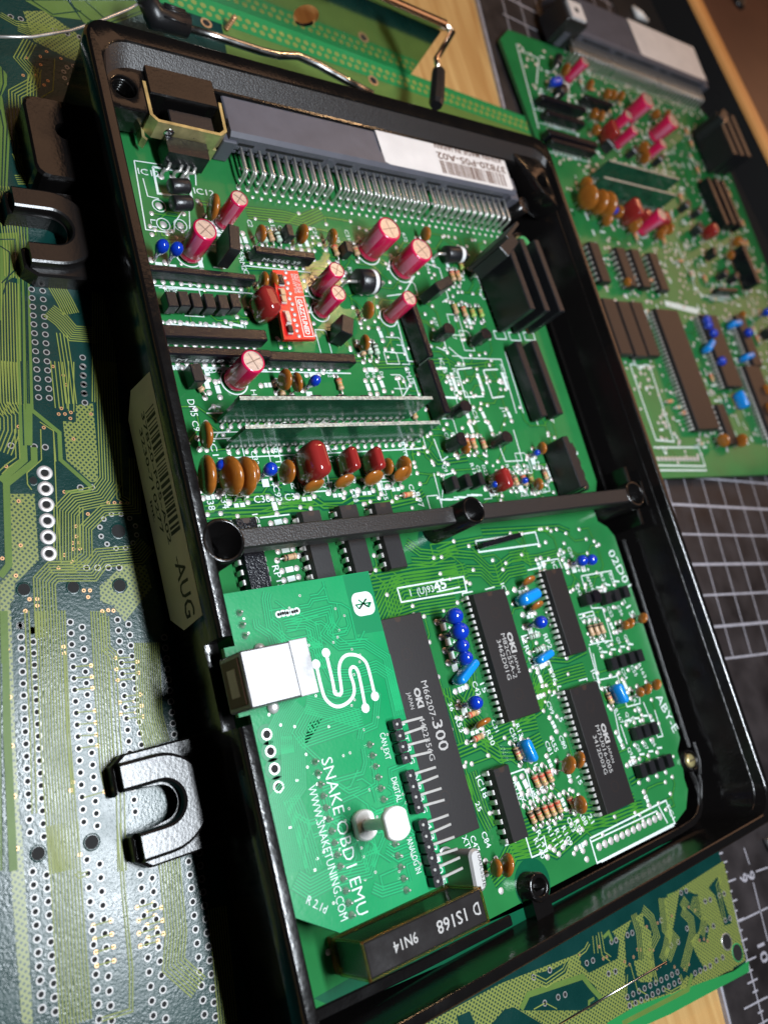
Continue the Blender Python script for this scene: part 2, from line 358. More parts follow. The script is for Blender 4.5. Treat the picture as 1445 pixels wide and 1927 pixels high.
def resistor(par, x, y, rz=0, body='tan', bands=('bred', 'bred', 'borange', 'bgold'), L=3.6, d=1.8, span=6.5, name='resistor'):
    key = ('res', body, bands, L, d, span); mb = MB(); n = 12; r = d/2
    if key not in CACHE:
        xs = [(-L/2, .35*r), (-L/2+.1, .8*r), (-L/2+.3, r), (-L/2+.8, r), (-L/2+.95, .86*r)]
        prof = xs + [(-a, b) for a, b in xs[::-1]]
        cut = [-.62, -.4, -.2, .0, .2, .4, .62]; prof = xs+[(c*L/2, .86*r) for c in cut]+[(-a, b) for a, b in xs[::-1]]
        ms = [0]*(len(prof)-1); ms[2] = 1; ms[5] = 2 if len(bands) > 1 else 0; ms[7] = 3 if len(bands) > 2 else 0; ms[9] = 4 if len(bands) > 3 else 0
        mb.lathe([(b, a) for a, b in prof], 0, n, 'x', (0, 0, r+.25), True, ms)
    mats = [body]+[bands[i] if i < len(bands) else body for i in range(4)]
    o = obj(name, mb, mats, par, (x, y, 0), rz, key)
    kl = ('reslead', L, span, d)
    for s_ in (-1, 1):
        lb = MB()
        if kl not in CACHE: lb.tube([(L/2-.05, 0, r+.25), (span/2-.3, 0, r+.25), (span/2, 0, r-.1), (span/2, 0, -.2)], .28, 0, 6)
        obj('lead', lb, ['tin'], o, rz=0 if s_ > 0 else 180, key=kl)
    return o
def dip(par, x, y, n, pitch, row, L, W, rz=90, top=4.6, name='ic_chip', gloss=False, dimples=True, pin_rows=(1, -1)):
    """long axis along local x, pin 1 end at +x (rz=90 turns it to +y)"""
    key = ('dip', n, pitch, row, L, W, top, gloss, dimples); mb = MB(); m = (top+.9)/2
    if key not in CACHE:
        dr = (top-.9)/2*.16
        mb.loft([rrect(-L/2+dr, -W/2+dr, L/2-dr, W/2-dr, .15, 2, .9), rrect(-L/2, -W/2, L/2, W/2, .15, 2, m-.12), rrect(-L/2, -W/2, L/2, W/2, .15, 2, m+.12), rrect(-L/2+dr, -W/2+dr*1.6, L/2-dr, W/2-dr*1.6, .15, 2, top-.08), rrect(-L/2+dr+.1, -W/2+dr*1.6+.1, L/2-dr-.1, W/2-dr*1.6-.1, .1, 2, top)])
        if dimples:
            for sx in (-1, 1): mb.ring(sx*L*.32, 0, top+.008, 1.45, 1.55, 1, 24)
        mb.ring(L/2-dr-1.3, W*.28, top+.008, .55, .68, 1, 14)
        mb.add([(L/2-dr-.1, -1.1, top+.006), (L/2-dr-1.2, -.8, top+.006), (L/2-dr-1.5, 0, top+.006), (L/2-dr-1.2, .8, top+.006), (L/2-dr-.1, 1.1, top+.006)], [(0, 1, 2, 3, 4)], 1)
    o = obj(name, mb, ['chipgloss' if gloss else 'chip', 'bblack'], par, (x, y, 0), rz, key)
    pw = min(1.25, pitch*.56); pk = ('dippin', pw, row, W)
    for side in pin_rows:
        for i in range(n//2):
            pb = MB()
            if pk not in CACHE:
                a = W/2-.1; b_ = row/2
                pb.add([(-pw/2, a, m-.12), (pw/2, a, m-.12), (pw/2, b_, m-.12), (-pw/2, b_, m-.12), (-pw/2, a, m+.13), (pw/2, a, m+.13), (pw/2, b_-.15, m+.13), (-pw/2, b_-.15, m+.13)], [(4, 5, 6, 7), (0, 3, 2, 1), (0, 4, 7, 3), (1, 2, 6, 5)])
                pb.add([(-pw/2, b_-.15, m+.13), (pw/2, b_-.15, m+.13), (pw/2, b_+.1, m-.12), (-pw/2, b_+.1, m-.12), (-pw/2, b_+.14, .9), (pw/2, b_+.14, .9), (-.3, b_+.14, .7), (.3, b_+.14, .7), (-.3, b_+.14, -.1), (.3, b_+.14, -.1)], [(0, 1, 2, 3), (3, 2, 5, 4), (4, 5, 7, 6), (6, 7, 9, 8)])
                pb.add([(-pw/2, b_-.15, m-.12), (pw/2, b_-.15, m-.12), (-pw/2, b_-.11, .9), (pw/2, b_-.11, .9)], [(0, 1, 3, 2)])
            obj('pin', pb, ['tin'], o, ((i-(n//2-1)/2)*pitch, 0, 0), 0 if side > 0 else 180, pk)
    return o
def sip(par, x, y, L, T, H, rz=0, lift=.9, n=8, m='chipgloss', name='resistor_network', pitch=2.54):
    key = ('sip', L, T, H, lift, m); mb = MB()
    if key not in CACHE: mb.box(-L/2, -T/2, lift, L/2, T/2, H, 0, min(.35, T*.2))
    o = obj(name, mb, [m], par, (x, y, 0), rz, key)
    for i in range(n): 
        k = ('sippin', lift); pb = MB()
        if k not in CACHE: pb.box(-.28, -.14, -.1, .28, .14, lift+.1)
        obj('pin', pb, ['tin'], o, ((i-(n-1)/2)*min(pitch, L/max(n, 1)), 0, 0), key=k)
    return o
def to92(par, x, y, rz=0, h=7.0, lift=2.0, name='transistor'):
    key = ('to92', h, lift); mb = MB()
    if key not in CACHE:
        p = [(2.3*math.cos(a), 2.3*math.sin(a)) for a in [R_(-38+256*i/14) for i in range(15)]]
        mb.loft([[(a*.96, b*.96, lift) for a, b in p], [(a, b, lift+.3) for a, b in p], [(a, b, h-.15) for a, b in p], [(a*.95, b*.95, h) for a, b in p]])
    o = obj(name, mb, ['chipgloss'], par, (x, y, 0), rz, key); leads(o, ((-1.27, 0), (0, 0), (1.27, 0)), .25, lift+.2); return o
def block(par, x, y, L, T, H, rz=0, lift=.6, m='blackplastic', name='transistor', n=3):
    key = ('blk', L, T, H, lift, m); mb = MB()
    if key not in CACHE:
        c = .22; mb.loft([rrect(-L/2+c, -T/2+c, L/2-c, T/2-c, .1, 2, lift), rrect(-L/2, -T/2, L/2, T/2, .2, 2, lift+c), rrect(-L/2, -T/2, L/2, T/2, .2, 2, H-.3), rrect(-L/2+c, -T/2+c, L/2-c, T/2-c, .1, 2, H)])
    o = obj(name, mb, [m], par, (x, y, 0), rz, key); leads(o, [((i-(n-1)/2)*min(1.27, L/n), 0) for i in range(n)], .25, lift+.2); return o
def diode(par, x, y, rz=0, L=8, d=5, band=True, z=None, name='diode', span=13):
    key = ('diode', L, d, band, z); mb = MB(); r = d/2; z = z or r+.4
    if key not in CACHE:
        prof = [(.3, -L/2), (r*.9, -L/2), (r, -L/2+.3), (r, L*.18), (r, L*.18+.01), (r, L*.36), (r, L*.36+.01), (r, L/2-.3), (r*.9, L/2), (.3, L/2)]
        mb.lathe(prof, 0, 22, 'x', (0, 0, z), True, [0, 0, 0, 0, 1 if band else 0, 0, 0, 0, 0])
    o = obj(name, mb, ['blackplastic', 'silver'], par, (x, y, 0), rz, key)
    for s_ in (1, -1):
        k = ('dlead', L, z, span); lb = MB()
        if k not in CACHE: lb.tube([(L/2-.1, 0, z), (span/2-.8, 0, z), (span/2-.1, 0, z-.5), (span/2, 0, z-1.2), (span/2, 0, -.2)], .5, 0, 8)
        obj('lead', lb, ['tin'], o, rz=0 if s_ > 0 else 180, key=k)
    return o
def chip_text(o, s, a, b, cap, z, m='print', bold=0.0): text(('marking', o, m), s, a, b, cap, z, bold)
def side_text(o, s, x0, x1, zc, cap, y, m='print'):
    """lettering on the -y face of a standing part, in the part's own axes"""
    SIDE.append((o, s, x0, x1, zc, cap, y, m))
SIDE = []

# ------------------------------------------------------------------ the open control unit case
case = empty('control_unit_case', (70, 65, -12.4)); tag(case, 'glossy black cast metal case, open at the top, with a crossbar and slotted ears', 'case')
CO = (-70, -65, 12.4)
XL, XR, YB, YT = -17.6, 157.6, -58.6, 196.0
def cl(l, r_, b, t, z, r): return rrect(XL+l, YB+b, XR-r_, YT-t, r, 6, z)
mb = MB()
loops = [cl(1.2, 1.2, 1.2, 1.2, -12.4, 5), cl(.6, .6, .6, .6, -11.4, 6), cl(0, 0, 0, 0, 9.0, 6), cl(-.5, -.3, -.3, -.3, 9.6, 6.4), cl(-.5, -.3, -.3, -.3, 13.6, 6.4), cl(-.1, .1, .1, .5, 14.6, 6.2), cl(.5, .6, .6, 1.6, 15, 5.6),
         cl(2.5, 2.1, 2.5, 5.6, 15, 7), cl(2.9, 2.5, 2.9, 6.2, 14.7, 8), cl(3.1, 3.0, 3.2, 10.9, 11.2, 9), cl(3.1, 3.2, 3.2, 11.6, 11.1, 9), cl(3.2, 3.4, 3.3, 12.0, 10.6, 9), cl(4.2, 7.5, 4.2, 12.5, -8.5, 9), cl(5.2, 8.5, 5.2, 13.5, -9.4, 8)]
mb.loft(loops, 0, False)
shell = obj('shell', mb, ['case'], case, CO)
for p_ in shell.data.polygons: p_.use_smooth = False
def cut(target, x0, y0, z0, x1, y1, z1, cyl=None):
    b = MB()
    if cyl: b.lathe([(cyl, z0), (cyl, z1)], 0, 24, 'z', (x0, y0, 0), False)
    else: b.box(x0, y0, z0, x1, y1, z1)
    o = obj('cutter', b, ['case'], None); o.location = (0, 0, 0)
    bpy.context.view_layer.update()
    md = target.modifiers.new('b', 'BOOLEAN'); md.object = o; md.operation = 'DIFFERENCE'; md.solver = 'EXACT'
    dg = bpy.context.evaluated_depsgraph_get(); me = bpy.data.meshes.new_from_object(target.evaluated_get(dg)); target.modifiers.clear(); target.data = me
    bpy.data.objects.remove(o)
bpy.context.view_layer.update()
cut(shell, -25, 11.5, 5.2, -9, 31.0, 30)
cut(shell, -9.5, 178.5, 4, 0, 0, 14, cyl=3.2)
cut(shell, 150.3, 181, 4, 0, 0, 20, cyl=2.2)
def sm(o, ang=35):
    for p_ in o.data.polygons: p_.use_smooth = True
    o.data.set_sharp_from_angle(angle=R_(ang))
bvm = shell.modifiers.new('edge_round', 'BEVEL'); bvm.width = 0.5*S; bvm.segments = 3; bvm.limit_method = 'ANGLE'; bvm.angle_limit = R_(25)
dg = bpy.context.evaluated_depsgraph_get(); bpy.context.view_layer.update(); me = bpy.data.meshes.new_from_object(shell.evaluated_get(dg)); shell.modifiers.clear(); shell.data = me; sm(shell, 40)
shell.data.materials.append(MT['casetex'])
for p_ in shell.data.polygons:
    cc = p_.center/S
    if cc.y > 183 and 11.25 < cc.z < 14.65 and p_.normal.y < -.35 and p_.normal.z > .3: p_.material_index = 1

# shelves with screw sockets in the two far corners
def corner_shelf(pts, hx, hy, hr, z0, z1):
    b = MB(); b.prism(pts, z0, z1); o = obj('corner_shelf', b, ['case'], case, CO); bpy.context.view_layer.update(); cut(o, hx, hy, z1-7, 0, 0, z1+5, cyl=hr)
    bv = o.modifiers.new('r', 'BEVEL'); bv.width = .5*S; bv.segments = 2; bv.limit_method = 'ANGLE'; bpy.context.view_layer.update(); d = bpy.context.evaluated_depsgraph_get(); me = bpy.data.meshes.new_from_object(o.evaluated_get(d)); o.modifiers.clear(); o.data = me; sm(o, 40); return o
def socket_thread(x, y, r, z0, z1):
    b = MB()
    for k in range(5):
        zz = z1-1.2-k*.9; b.loft([[(x+rr*math.cos(a), y+rr*math.sin(a), zz+dz) for a in [2*math.pi*i/20 for i in range(20)]] for rr, dz in ((r*.99, -.3), (r*.86, 0), (r*.99, .3))], 0, True, False, False)
    obj('thread', b, ['case'], case, CO)
corner_shelf([(-14.8, 186), (-2, 186), (-2, 173), (-4, 171.5), (-14.8, 171.5)], -9.0, 178.5, 3.3, 2.5, 11.2); socket_thread(-9, 178.5, 3.3, 3, 11)
corner_shelf([(138, 187), (154.5, 187), (154.5, 166), (150, 168.5), (146, 174), (142, 182)], 149.5, 177, 2.6, 3, 13.2)

# support rib that carries the board, and the crossbar with its screw posts
def rib(pts, wd, z0, z1, name='rib'):
    b = MB(); L, Q = offset(pts, wd/2), offset(pts, -wd/2); Li, Qi = offset(pts, wd/2-.3), offset(pts, -wd/2+.3)
    P = L+Q[::-1]; Pi = Li+Qi[::-1]
    if area(P) < 0: P = P[::-1]; Pi = Pi[::-1]
    b.loft([[(x, y, z0) for x, y in P], [(x, y, z1-.35) for x, y in P], [(x, y, z1-.1) for x, y in Pi], [(x, y, z1) for x, y in Pi]]); o = obj(name, b, ['case'], case, CO); return o
rib([(144.0, 40), (143.2, 10), (142.6, -31.5)], 1.5, -9, 1.3)
rib([(143.6, 150), (143.6, 57)], 1.3, -9, 1.3)
rib([(139.6, -37.5), (140.6, -43), (140.4, -46.5), (139, -49.5), (136.5, -51.6), (133, -52.8), (126, -53.2), (57, -53.0)], 2.2, -9, 1.0)
rib([(51, -53.0), (20, -52.5), (-13, -51.4)], 2.6, -9, 0.8)
rib([(139.8, -47.5), (142.6, -43), (142.9, -38.8)], 1.3, -9, 1.3)
rib([(144.6, -30.5), (144.2, -36), (142.5, -40.3)], 1.2, -9, 2.2)
rib([(147.2, 64), (147.0, 57.5)], 1.6, -8, 9); rib([(146.8, 49), (146.4, 43)], 1.6, -8, 9)
rib([(144.5, 56.5), (144.3, 48)], 0.7, 4, 15.0)
def post(x, y, r, ri, z0, z1, depth=9, name='screw_post', n=30):
    b = MB(); prof = [(r+.5, z0), (r, z0+1), (r, z1-.45), (r-.35, z1-.05), (ri+.25, z1), (ri, z1-.25), (ri*.93, z1-depth), (.01, z1-depth)]
    b.lathe(prof, 0, n, 'z', (x, y, 0)); b.f.pop(); b.m.pop(); b.sm.pop(); b.f.pop(); b.m.pop(); b.sm.pop(); return obj(name, b, ['case'], case, CO)
post(-11.9, 52.4, 5.4, 4.35, 1, 15.1, 12); post(139.3, 52.4, 4.6, 3.5, -8, 15.1, 10); post(61.8, 52.0, 4.0, 3.15, -1.6, 19.2, 10)
b = MB(); xs = (-7.4, 58.2, 65.4, 135.2)
for x0, x1 in ((xs[0], xs[1]), (xs[2], xs[3])):
    b.loft([[(x, y, z) for y, z in ((50.3, 8.5), (54.5, 8.5), (54.8, 14.3), (54.4, 14.9), (50.4, 14.9), (50.0, 14.3))] for x in (x0, x1)])
o = obj('crossbar', b, ['casetex'], case, CO)
o = post(59.6, -47.6, 3.7, 2.2, -9, 5.2, 8); 
b = MB(); b.prism([(56.4, -55.5), (62.9, -55.5), (62.6, -48.5), (56.6, -48.5)], -9, 4.2); obj('post_web', b, ['case'], case, CO)
post(140.5, -35.4, 3.6, 2.9, -9, 1.6, 2.5)
b = MB(); b.lathe([(.01, 1.9), (1.6, 1.9), (2.2, 1.4), (2.3, .2)], 0, 20, 'z', (140.5, -35.4, 0)); b.box(140.5-1.7, -35.6, 1.86, 140.5+1.7, -35.2, 1.96, 1); obj('screw', b, ['gold', 'bblack'], case, CO)
post(138.5, 156.5, 4.2, 2.2, -9, 3.5, 6); b = MB(); b.lathe([(.01, 3.9), (1.5, 3.8), (2.0, 3.3), (2.0, 2)], 0, 18, 'z', (138.5, 156.5, 0)); obj('screw', b, ['gold'], case, CO)
b = MB(); b.tube([(137, 170, -8), (140, 168, 9)], [3.4, 3.0], 0, 14); obj('corner_pillar', b, ['case'], case, CO)

# mounting ears: a low plate and a raised U-shaped lip
def ear(pc, y0, y1, xo, z, slot):
    yc = (y0+y1)/2; xi = XL+3; arm = (y1-y0-slot)/2
    def U(ins, xe, dn):
        p = [(xe, y1-ins), (xo+3+ins, y1-ins), (xo+ins, y1-ins-2.2), (xo+ins, y1-arm+ins-.6), (xo+1+ins, y1-arm+ins)]
        r = slot/2-ins; cxx = xo+arm+slot/2-3.2
        p += [(cxx+r*math.cos(a), yc+r*math.sin(a)) for a in [R_(90-180*i/12) for i in range(13)]]
        p += [(xo+1+ins+dn, y0+arm-ins), (xo+ins+dn, y0+arm-ins+.6-1.2), (xo+ins+dn, y0+ins+2.2), (xo+3+ins+dn, y0+ins), (xe, y0+ins)]
        return p
    b = MB(); pts = U(0, xi, 1.6); pi = U(.5, xi, 1.6)
    if area(pts) < 0: pts = pts[::-1]; pi = pi[::-1]
    b.loft([[(x, y, -12.4) for x, y in pts], [(x, y, z-3.4) for x, y in pts], [(x, y, z-2.8) for x, y in pi]])
    o = obj('mounting_ear', b, ['lug'], case, CO)
    # raised lip round the slot
    r = slot/2; cxx = xo+arm+r-3.2; cen = [(xo+1.2, yc+r+3.1)]+[(cxx+(r+3.1)*math.cos(a), yc+(r+3.1)*math.sin(a)) for a in [R_(90-180*i/16) for i in range(17)]]+[(xo+2.8, yc-r-3.1)]
    b = MB(); b.sweep(cen, [(3.1, z-3.2), (3.1, z-1.0), (2.85, z-.35), (2.3, z), (-2.3, z), (-2.85, z-.35), (-3.1, z-1.0), (-3.1, z-3.2)])
    q = obj('lip', b, ['lug'], o); bm = bmesh.new(); bm.from_mesh(q.data); bmesh.ops.recalc_face_normals(bm, faces=list(bm.faces)); bm.to_mesh(q.data); bm.free(); sm(q, 24)
    return o
ear(None, -12.2, 12.6, -38.6, -5.2, 9.0); ear(None, 131.0, 156.5, -38.8, -4.0, 9.4)
b = MB(); b.loft([rrect(-31, 158, -14, 183, 3, 3, -12.4), rrect(-31, 158, -14, 183, 3, 3, -3.6), rrect(-30.4, 158.6, -14, 182.4, 3, 3, -3)]); o = obj('mounting_block', b, ['case'], case, CO); bpy.context.view_layer.update(); cut(o, -21.5, 173, -9, 0, 0, 3, cyl=2.6)
# stickers
b = MB(); b.add([(XL-.06, 98.8, -5.2), (XL-.06, 97.5, 8.3), (XL-.06, 37.5, 8.3), (XL-.06, 36.5, -3.5), (XL-.06, 40.5, -10.3), (XL-.06, 93, -10.5)], [(0, 5, 4, 3, 2, 1)]); lab = obj('barcode_label', b, ['label'], case, CO)
rb = random.Random(3); b = MB(); y = 90.0
while y > 58:
    wd = rb.choice((.35, .35, .7, 1.0)); b.add([(XL-.1, y, .9), (XL-.1, y-wd, .9), (XL-.1, y-wd, 6.6), (XL-.1, y, 6.6)], [(3, 2, 1, 0)]); y -= wd+rb.choice((.35, .4, .7))
obj('barcode', b, ['ink'], lab)
for s_, y0, y1, z0, cap in (("37820-P05-A02", 91, 57, -1.7, 1.9), ("3230-710277", 88, 60.5, -4.9, 1.9), ("int.", 70, 64.5, -7.6, 1.6), ("AUG", 52, 38.5, -.6, 5.4)):
    text3(('lettering', lab, 'ink'), s_, (XL-.1, y0, z0), (0, y1-y0, 0), (0, 0, 1), cap, 0.012)

# ------------------------------------------------------------------ main circuit board inside the case
pcb = empty('circuit_board', (0, 0, 0)); tag(pcb, 'green circuit board with magenta capacitors and chips, mounted inside the black case', 'circuit board')
def board_slab(par, pts, top, mats=('mask', 'edge'), th=1.6, name='board'):
    b = MB(); b.prism(pts, -th+top, top, 1); b.m[-1] = 0; b.m[-2] = 0; return obj(name, b, list(mats), par)
board_slab(pcb, [(-13.2, -44), (-9, -50.6), (126, -50.6), (132.5, -48.5), (136.3, -43.5), (136.3, -40), (137.3, -37), (137.3, -31.5), (140.8, -28), (141.2, 42), (139, 45.5), (135, 48), (135, 56), (139, 58.5), (141.2, 62), (141.2, 150), (134.5, 157), (134.5, 176), (-13.2, 176)], 0)

class Art:
    """copper under the solder mask, tinned pads and white print of one board"""
    def __init__(s): s.dark = MB(); s.tr = MB(); s.pad = MB(); s.silk = MB(); s.k = 0
    def z(s, lo):
        s.k = (s.k+1) % 97; return lo+s.k*.0004
    def bundle(s, pts, n, pitch=.9, wd=.42, ends=False, gap=.3):
        s.dark.ribbon(pts, n*pitch+gap, s.z(.012))
        for i in range(n):
            q = offset(pts, (i-(n-1)/2)*pitch); s.tr.ribbon(q, wd, s.z(.055))
            if ends: s.via(*q[0]); s.via(*q[-1])
    def via(s, x, y, r=.72, h=.26): s.pad.dome(x, y, .02, r, h)
    def patch(s, pts): s.dark.flat(pts, s.z(.012))
    def line(s, pts, wd=.34, close=False):
        if close: pts = list(pts)+[pts[0]]
        s.silk.ribbon(pts, wd, s.z(.1))
    def rect(s, x0, y0, x1, y1, wd=.34): s.line([(x0, y0), (x1, y0), (x1, y1), (x0, y1)], wd, True)
    def bar(s, x, y, L, T, a=0):
        c, n = math.cos(R_(a)), math.sin(R_(a)); s.silk.flat([(x+u*c-v*n, y+u*n+v*c) for u, v in ((-L/2, -T/2), (L/2, -T/2), (L/2, T/2), (-L/2, T/2))], s.z(.1))
    def jumper(s, x, y, a=0, L=4.4, split=False):
        """an empty resistor place: two tinned pads and the white box between them"""
        c, n = math.cos(R_(a)), math.sin(R_(a)); s.via(x-L/2*c, y-L/2*n, .85); s.via(x+L/2*c, y+L/2*n, .85)
        if split: s.bar(x-.62*c, y-.62*n, 1.0, 1.35, a); s.bar(x+.62*c, y+.62*n, 1.0, 1.35, a)
        else: s.bar(x, y, 2.3, 1.4, a)
    def scribble(s, rnd, x0, y0, x1, y1, n, step=(2.5, 8)):
        for _ in range(n):
            x, y = rnd.uniform(x0, x1), rnd.uniform(y0, y1); a = rnd.choice((0, 90, 180, 270)); p = [(x, y)]
            for _ in range(rnd.randint(2, 4)):
                l = rnd.uniform(*step); x = min(x1, max(x0, x+l*math.cos(R_(a)))); y = min(y1, max(y0, y+l*math.sin(R_(a)))); 
                if abs(x-p[-1][0])+abs(y-p[-1][1]) > .8: p.append((x, y))
                a += rnd.choice((-45, 45))
            if len(p) > 1:
                s.dark.ribbon(p, 1.0, s.z(.012)); s.tr.ribbon(p, .4, s.z(.055)); s.via(*p[0]); s.via(*p[-1])
    def done(s, par, mats=('maskdark', 'trace', 'solder', 'silk')):
        for nm, m, k in (('solder_mask_gap', s.dark, mats[0]), ('copper_trace', s.tr, mats[1]), ('solder_joint', s.pad, mats[2]), ('silkscreen', s.silk, mats[3])):
            if m.f: obj(nm, m, [k], par, stuff=True)
A = Art(); rnd = random.Random(11)
T = ('silkscreen_lettering', pcb, 'silk')
def lab(s, a, ang=-90, cap=1.5, ln=None):
    ln = ln or len(s)*cap*.82; text(T, s, a, (a[0]+ln*math.cos(R_(ang)), a[1]+ln*math.sin(R_(ang))), cap, .14, .004)

# -- the chips
c55 = dip(pcb, 72.25, 12.65, 42, 1.778, 15.24, 37.0, 13.6)
chip_text(c55, 'OKI', (5.6, -2.00), (-.4, -2.00), 1.9, 4.615, bold=.05); chip_text(c55, 'JAPAN', (-1.0, -2.00), (-6.2, -2.00), 1.1, 4.615)
chip_text(c55, 'M82C55A-2', (5.6, 0.30), (-7.4, 0.30), 1.55, 4.615); chip_text(c55, '3462D01G', (4.2, 2.60), (-7.4, 2.60), 1.55, 4.615)
c70 = dip(pcb, 98.85, -20.5, 42, 1.778, 15.24, 37.0, 13.6)
chip_text(c70, 'OKI', (6.0, -1.90), (.2, -1.90), 1.9, 4.615, bold=.05); chip_text(c70, 'JAPAN', (-.5, -1.90), (-5.6, -1.90), 1.1, 4.615)
chip_text(c70, 'M7U016-005', (6.0, 0.40), (-8.0, 0.40), 1.55, 4.615); chip_text(c70, '3412D03G', (3.6, 2.70), (-7.8, 2.70), 1.55, 4.615)
c66 = dip(pcb, 37.6, .3, 64, 1.778, 19.05, 57.8, 17.4)
chip_text(c66, 'M66207-', (10.8, -2.10), (.6, -2.10), 1.9, 4.615); chip_text(c66, '300', (.2, -2.20), (-7.6, -2.20), 3.2, 4.615, bold=.01)
chip_text(c66, 'OKI', (9.6, 0.90), (4.4, 0.90), 1.9, 4.615, bold=.05); chip_text(c66, 'JAPAN', (9.0, 3.30), (4.6, 3.30), 1.2, 4.615); chip_text(c66, '4422356G', (2.2, 1.60), (-9.0, 1.60), 1.7, 4.615)
dip(pcb, 58.5, -25.6, 16, 2.54, 7.62, 19.6, 6.5, top=4.4, dimples=False, gloss=False)
dip(pcb, 101.6, 20.6, 30, 1.778, 10.16, 27.2, 8.6, top=4.3, dimples=False)
for xy in ((19.6,51.0), (31.6,51.6), (43.2,51.4), (0.7,50.8)):
    dip(pcb, xy[0], xy[1], 14 if xy[0] > 15 else 16, 2.54, 7.62, 19.4, 6.5, top=4.2, dimples=False, gloss=xy[0] < 5)

# -- electrolytic capacitors
for q, d, rz in (((4.3,137.0,11.9), 6.6, 20), ((17.0,148.4,11.5), 5.2, 30), ((67.1,145.3,12.6), 8.2, -10), ((78.9,140.0,12.2), 8.2, 10), ((67.9,121.9,11.7), 5.2, 0), ((43.4,129.1,11.5), 5.2, 40), ((42.5,122.1,11.2), 5.2, 15), ((8.9,99.2,12.1), 6.6, 0)):
    electrolytic(pcb, q, d, rz); A.silk.ring(q[0], q[1], .09, d/2+.35, d/2+.75, 0, 28); A.via(q[0]-d/2-1.0, q[1], .7)

# -- brown ceramic discs
for (x, y), D, rz in (((11.9,148.9), 7.5, 80), ((25.9,143.4), 5, 95), ((39.1,144.8), 6, 85), ((51.0,145.6), 5, 90), ((90.1,151.8), 5, 90), ((56.5,120.9), 5.5, 90), ((52.6,110.0), 5, 90), ((22.9,128.0), 5, 88), ((25.7,128.0), 5, 95), ((20.9,97.4), 6, 90), ((25.6,96.8), 5.6, 95), ((-5.2,81.8), 7, 88), ((-7.4,70.9), 10, 86), ((-2.6,70.4), 10, 95), ((1.4,70.1), 10, 90), ((5.8,71.6), 6.5, 92), ((14.1,71.1), 6.5, 88), ((52.8,70.7), 6, 90), ((47.8,71.0), 5, 90), ((79.8,75.7), 4.2, 90), ((114.3,74.2), 4.2, 90), ((107.6,61.9), 4.2, 90), ((82.8,-22.0), 5.4, 62), ((88.2,-22.0), 5, 64), ((83.3,-33.2), 5.2, 78), ((48.0,-38.9), 4.6, 75), ((51.4,-39.4), 6, 68), ((37.8,-37.6), 4.4, 80), ((129.4,11.9), 3.8, 60), ((136.2,12.7), 3.8, 60), ((127.3,-9.4), 3.8, 60), ((132.4,-9.0), 3.8, 60), ((127.3,11.7), 3.2, 70), ((123.8,-9.6), 3.2, 70)):
    disc_cap(pcb, x, y, D, rz, 2.2 if D < 9 else 1.8, rnd.uniform(-8, 8)); 
    a = R_(rz); A.via(x+1.5*math.cos(a), y+1.5*math.sin(a), .85); A.via(x-1.5*math.cos(a), y-1.5*math.sin(a), .85)
for (x, y), D in (((1.0,65.8), 6), ((21.0,65.9), 6), ((31.0,66.2), 6), ((40.9,66.1), 6), ((51.4,66.5), 6), ((88.7,30.4), 4.6), ((89.0,22.5), 4.6), ((55.5,-4.8), 5)):
    disc_cap(pcb, x+1.2, y, D, rnd.uniform(-4, 6), 2.0, rnd.uniform(-25, -12), t=1.7)
    A.via(x-1.6, y, 1.0); A.via(x+3.6, y-.4, .8); A.bar(x+.2, y-1.0, 1.3, 1.1); A.bar(x+1.9, y-1.0, 1.3, 1.1)

# -- blue tantalum beads and film capacitors
for (x, y), h, d, rz in (((-6.2,134.1), 7, 3.6, 90), ((-2.3,133.8), 7, 3.6, 90), ((30.2,96.8), 6.5, 3.2, 90), ((9.7,71.8), 6.6, 3.8, 90), ((54.6,25.7), 8.0, 4.9, 90), ((54.8,21.4), 8.2, 5.2, 90), ((54.7,17.5), 7.4, 4.0, 90), ((54.7,14.1), 7.4, 4.2, 90), ((53.8,2.0), 7.4, 4.1, 90), ((114.5,34.8), 6, 3.8, 90), ((119.0,34.5), 6, 3.8, 90), ((87.1,18.8), 7, 4.0, 90), ((-3.2,73.8), 6, 3, 90), ((88.3,63.3), 4, 2.2, 90), ((101.8,63.7), 4, 2.2, 90), ((111.3,72.9), 4, 2.2, 90)):
    drop_cap(pcb, x, y, h*1.22, d*.96, rz); A.via(x-.6, y, 1.0); A.bar(x+1.2, y-1.6, 2.0, 2.2); A.line([(x+2.8, y-2.2), (x+4.0, y-2.2)], .3); A.line([(x+3.4, y-2.8), (x+3.4, y-1.6)], .3)
for (x, y), L, H, Tk, rz, m in (((88.1,27.0), 8.6, 5.4, 3.6, 12, 'lightblue'), ((56.3,10.4), 9.2, 5.2, 2.4, 30, 'lightblue'), ((70.4,-14.7), 6.6, 5.0, 2.4, 100, 'lightblue'), ((114.4,-8.1), 6.4, 5.0, 2.4, 100, 'lightblue'), ((87.7,8.8), 6.8, 4.2, 2.4, 14, 'lightblue')):
    capsule_cap(pcb, x, y, L, H, Tk, rz, .8, m)
for (x, y), L, H, Tk, rz in (((21.9,72.5), 10.5, 11.5, 5.8, 93), ((34.7,72.9), 7.0, 8.2, 3.2, 92), ((43.2,72.6), 7.0, 8.0, 3.2, 92), ((20.5,119.5), 9.0, 9.5, 5.6, 100), ((89.8,63.9), 7, 8, 3.6, 95)):
    capsule_cap(pcb, x, y, L, H, Tk, rz, 1.0, 'film', 'polyester_capacitor')

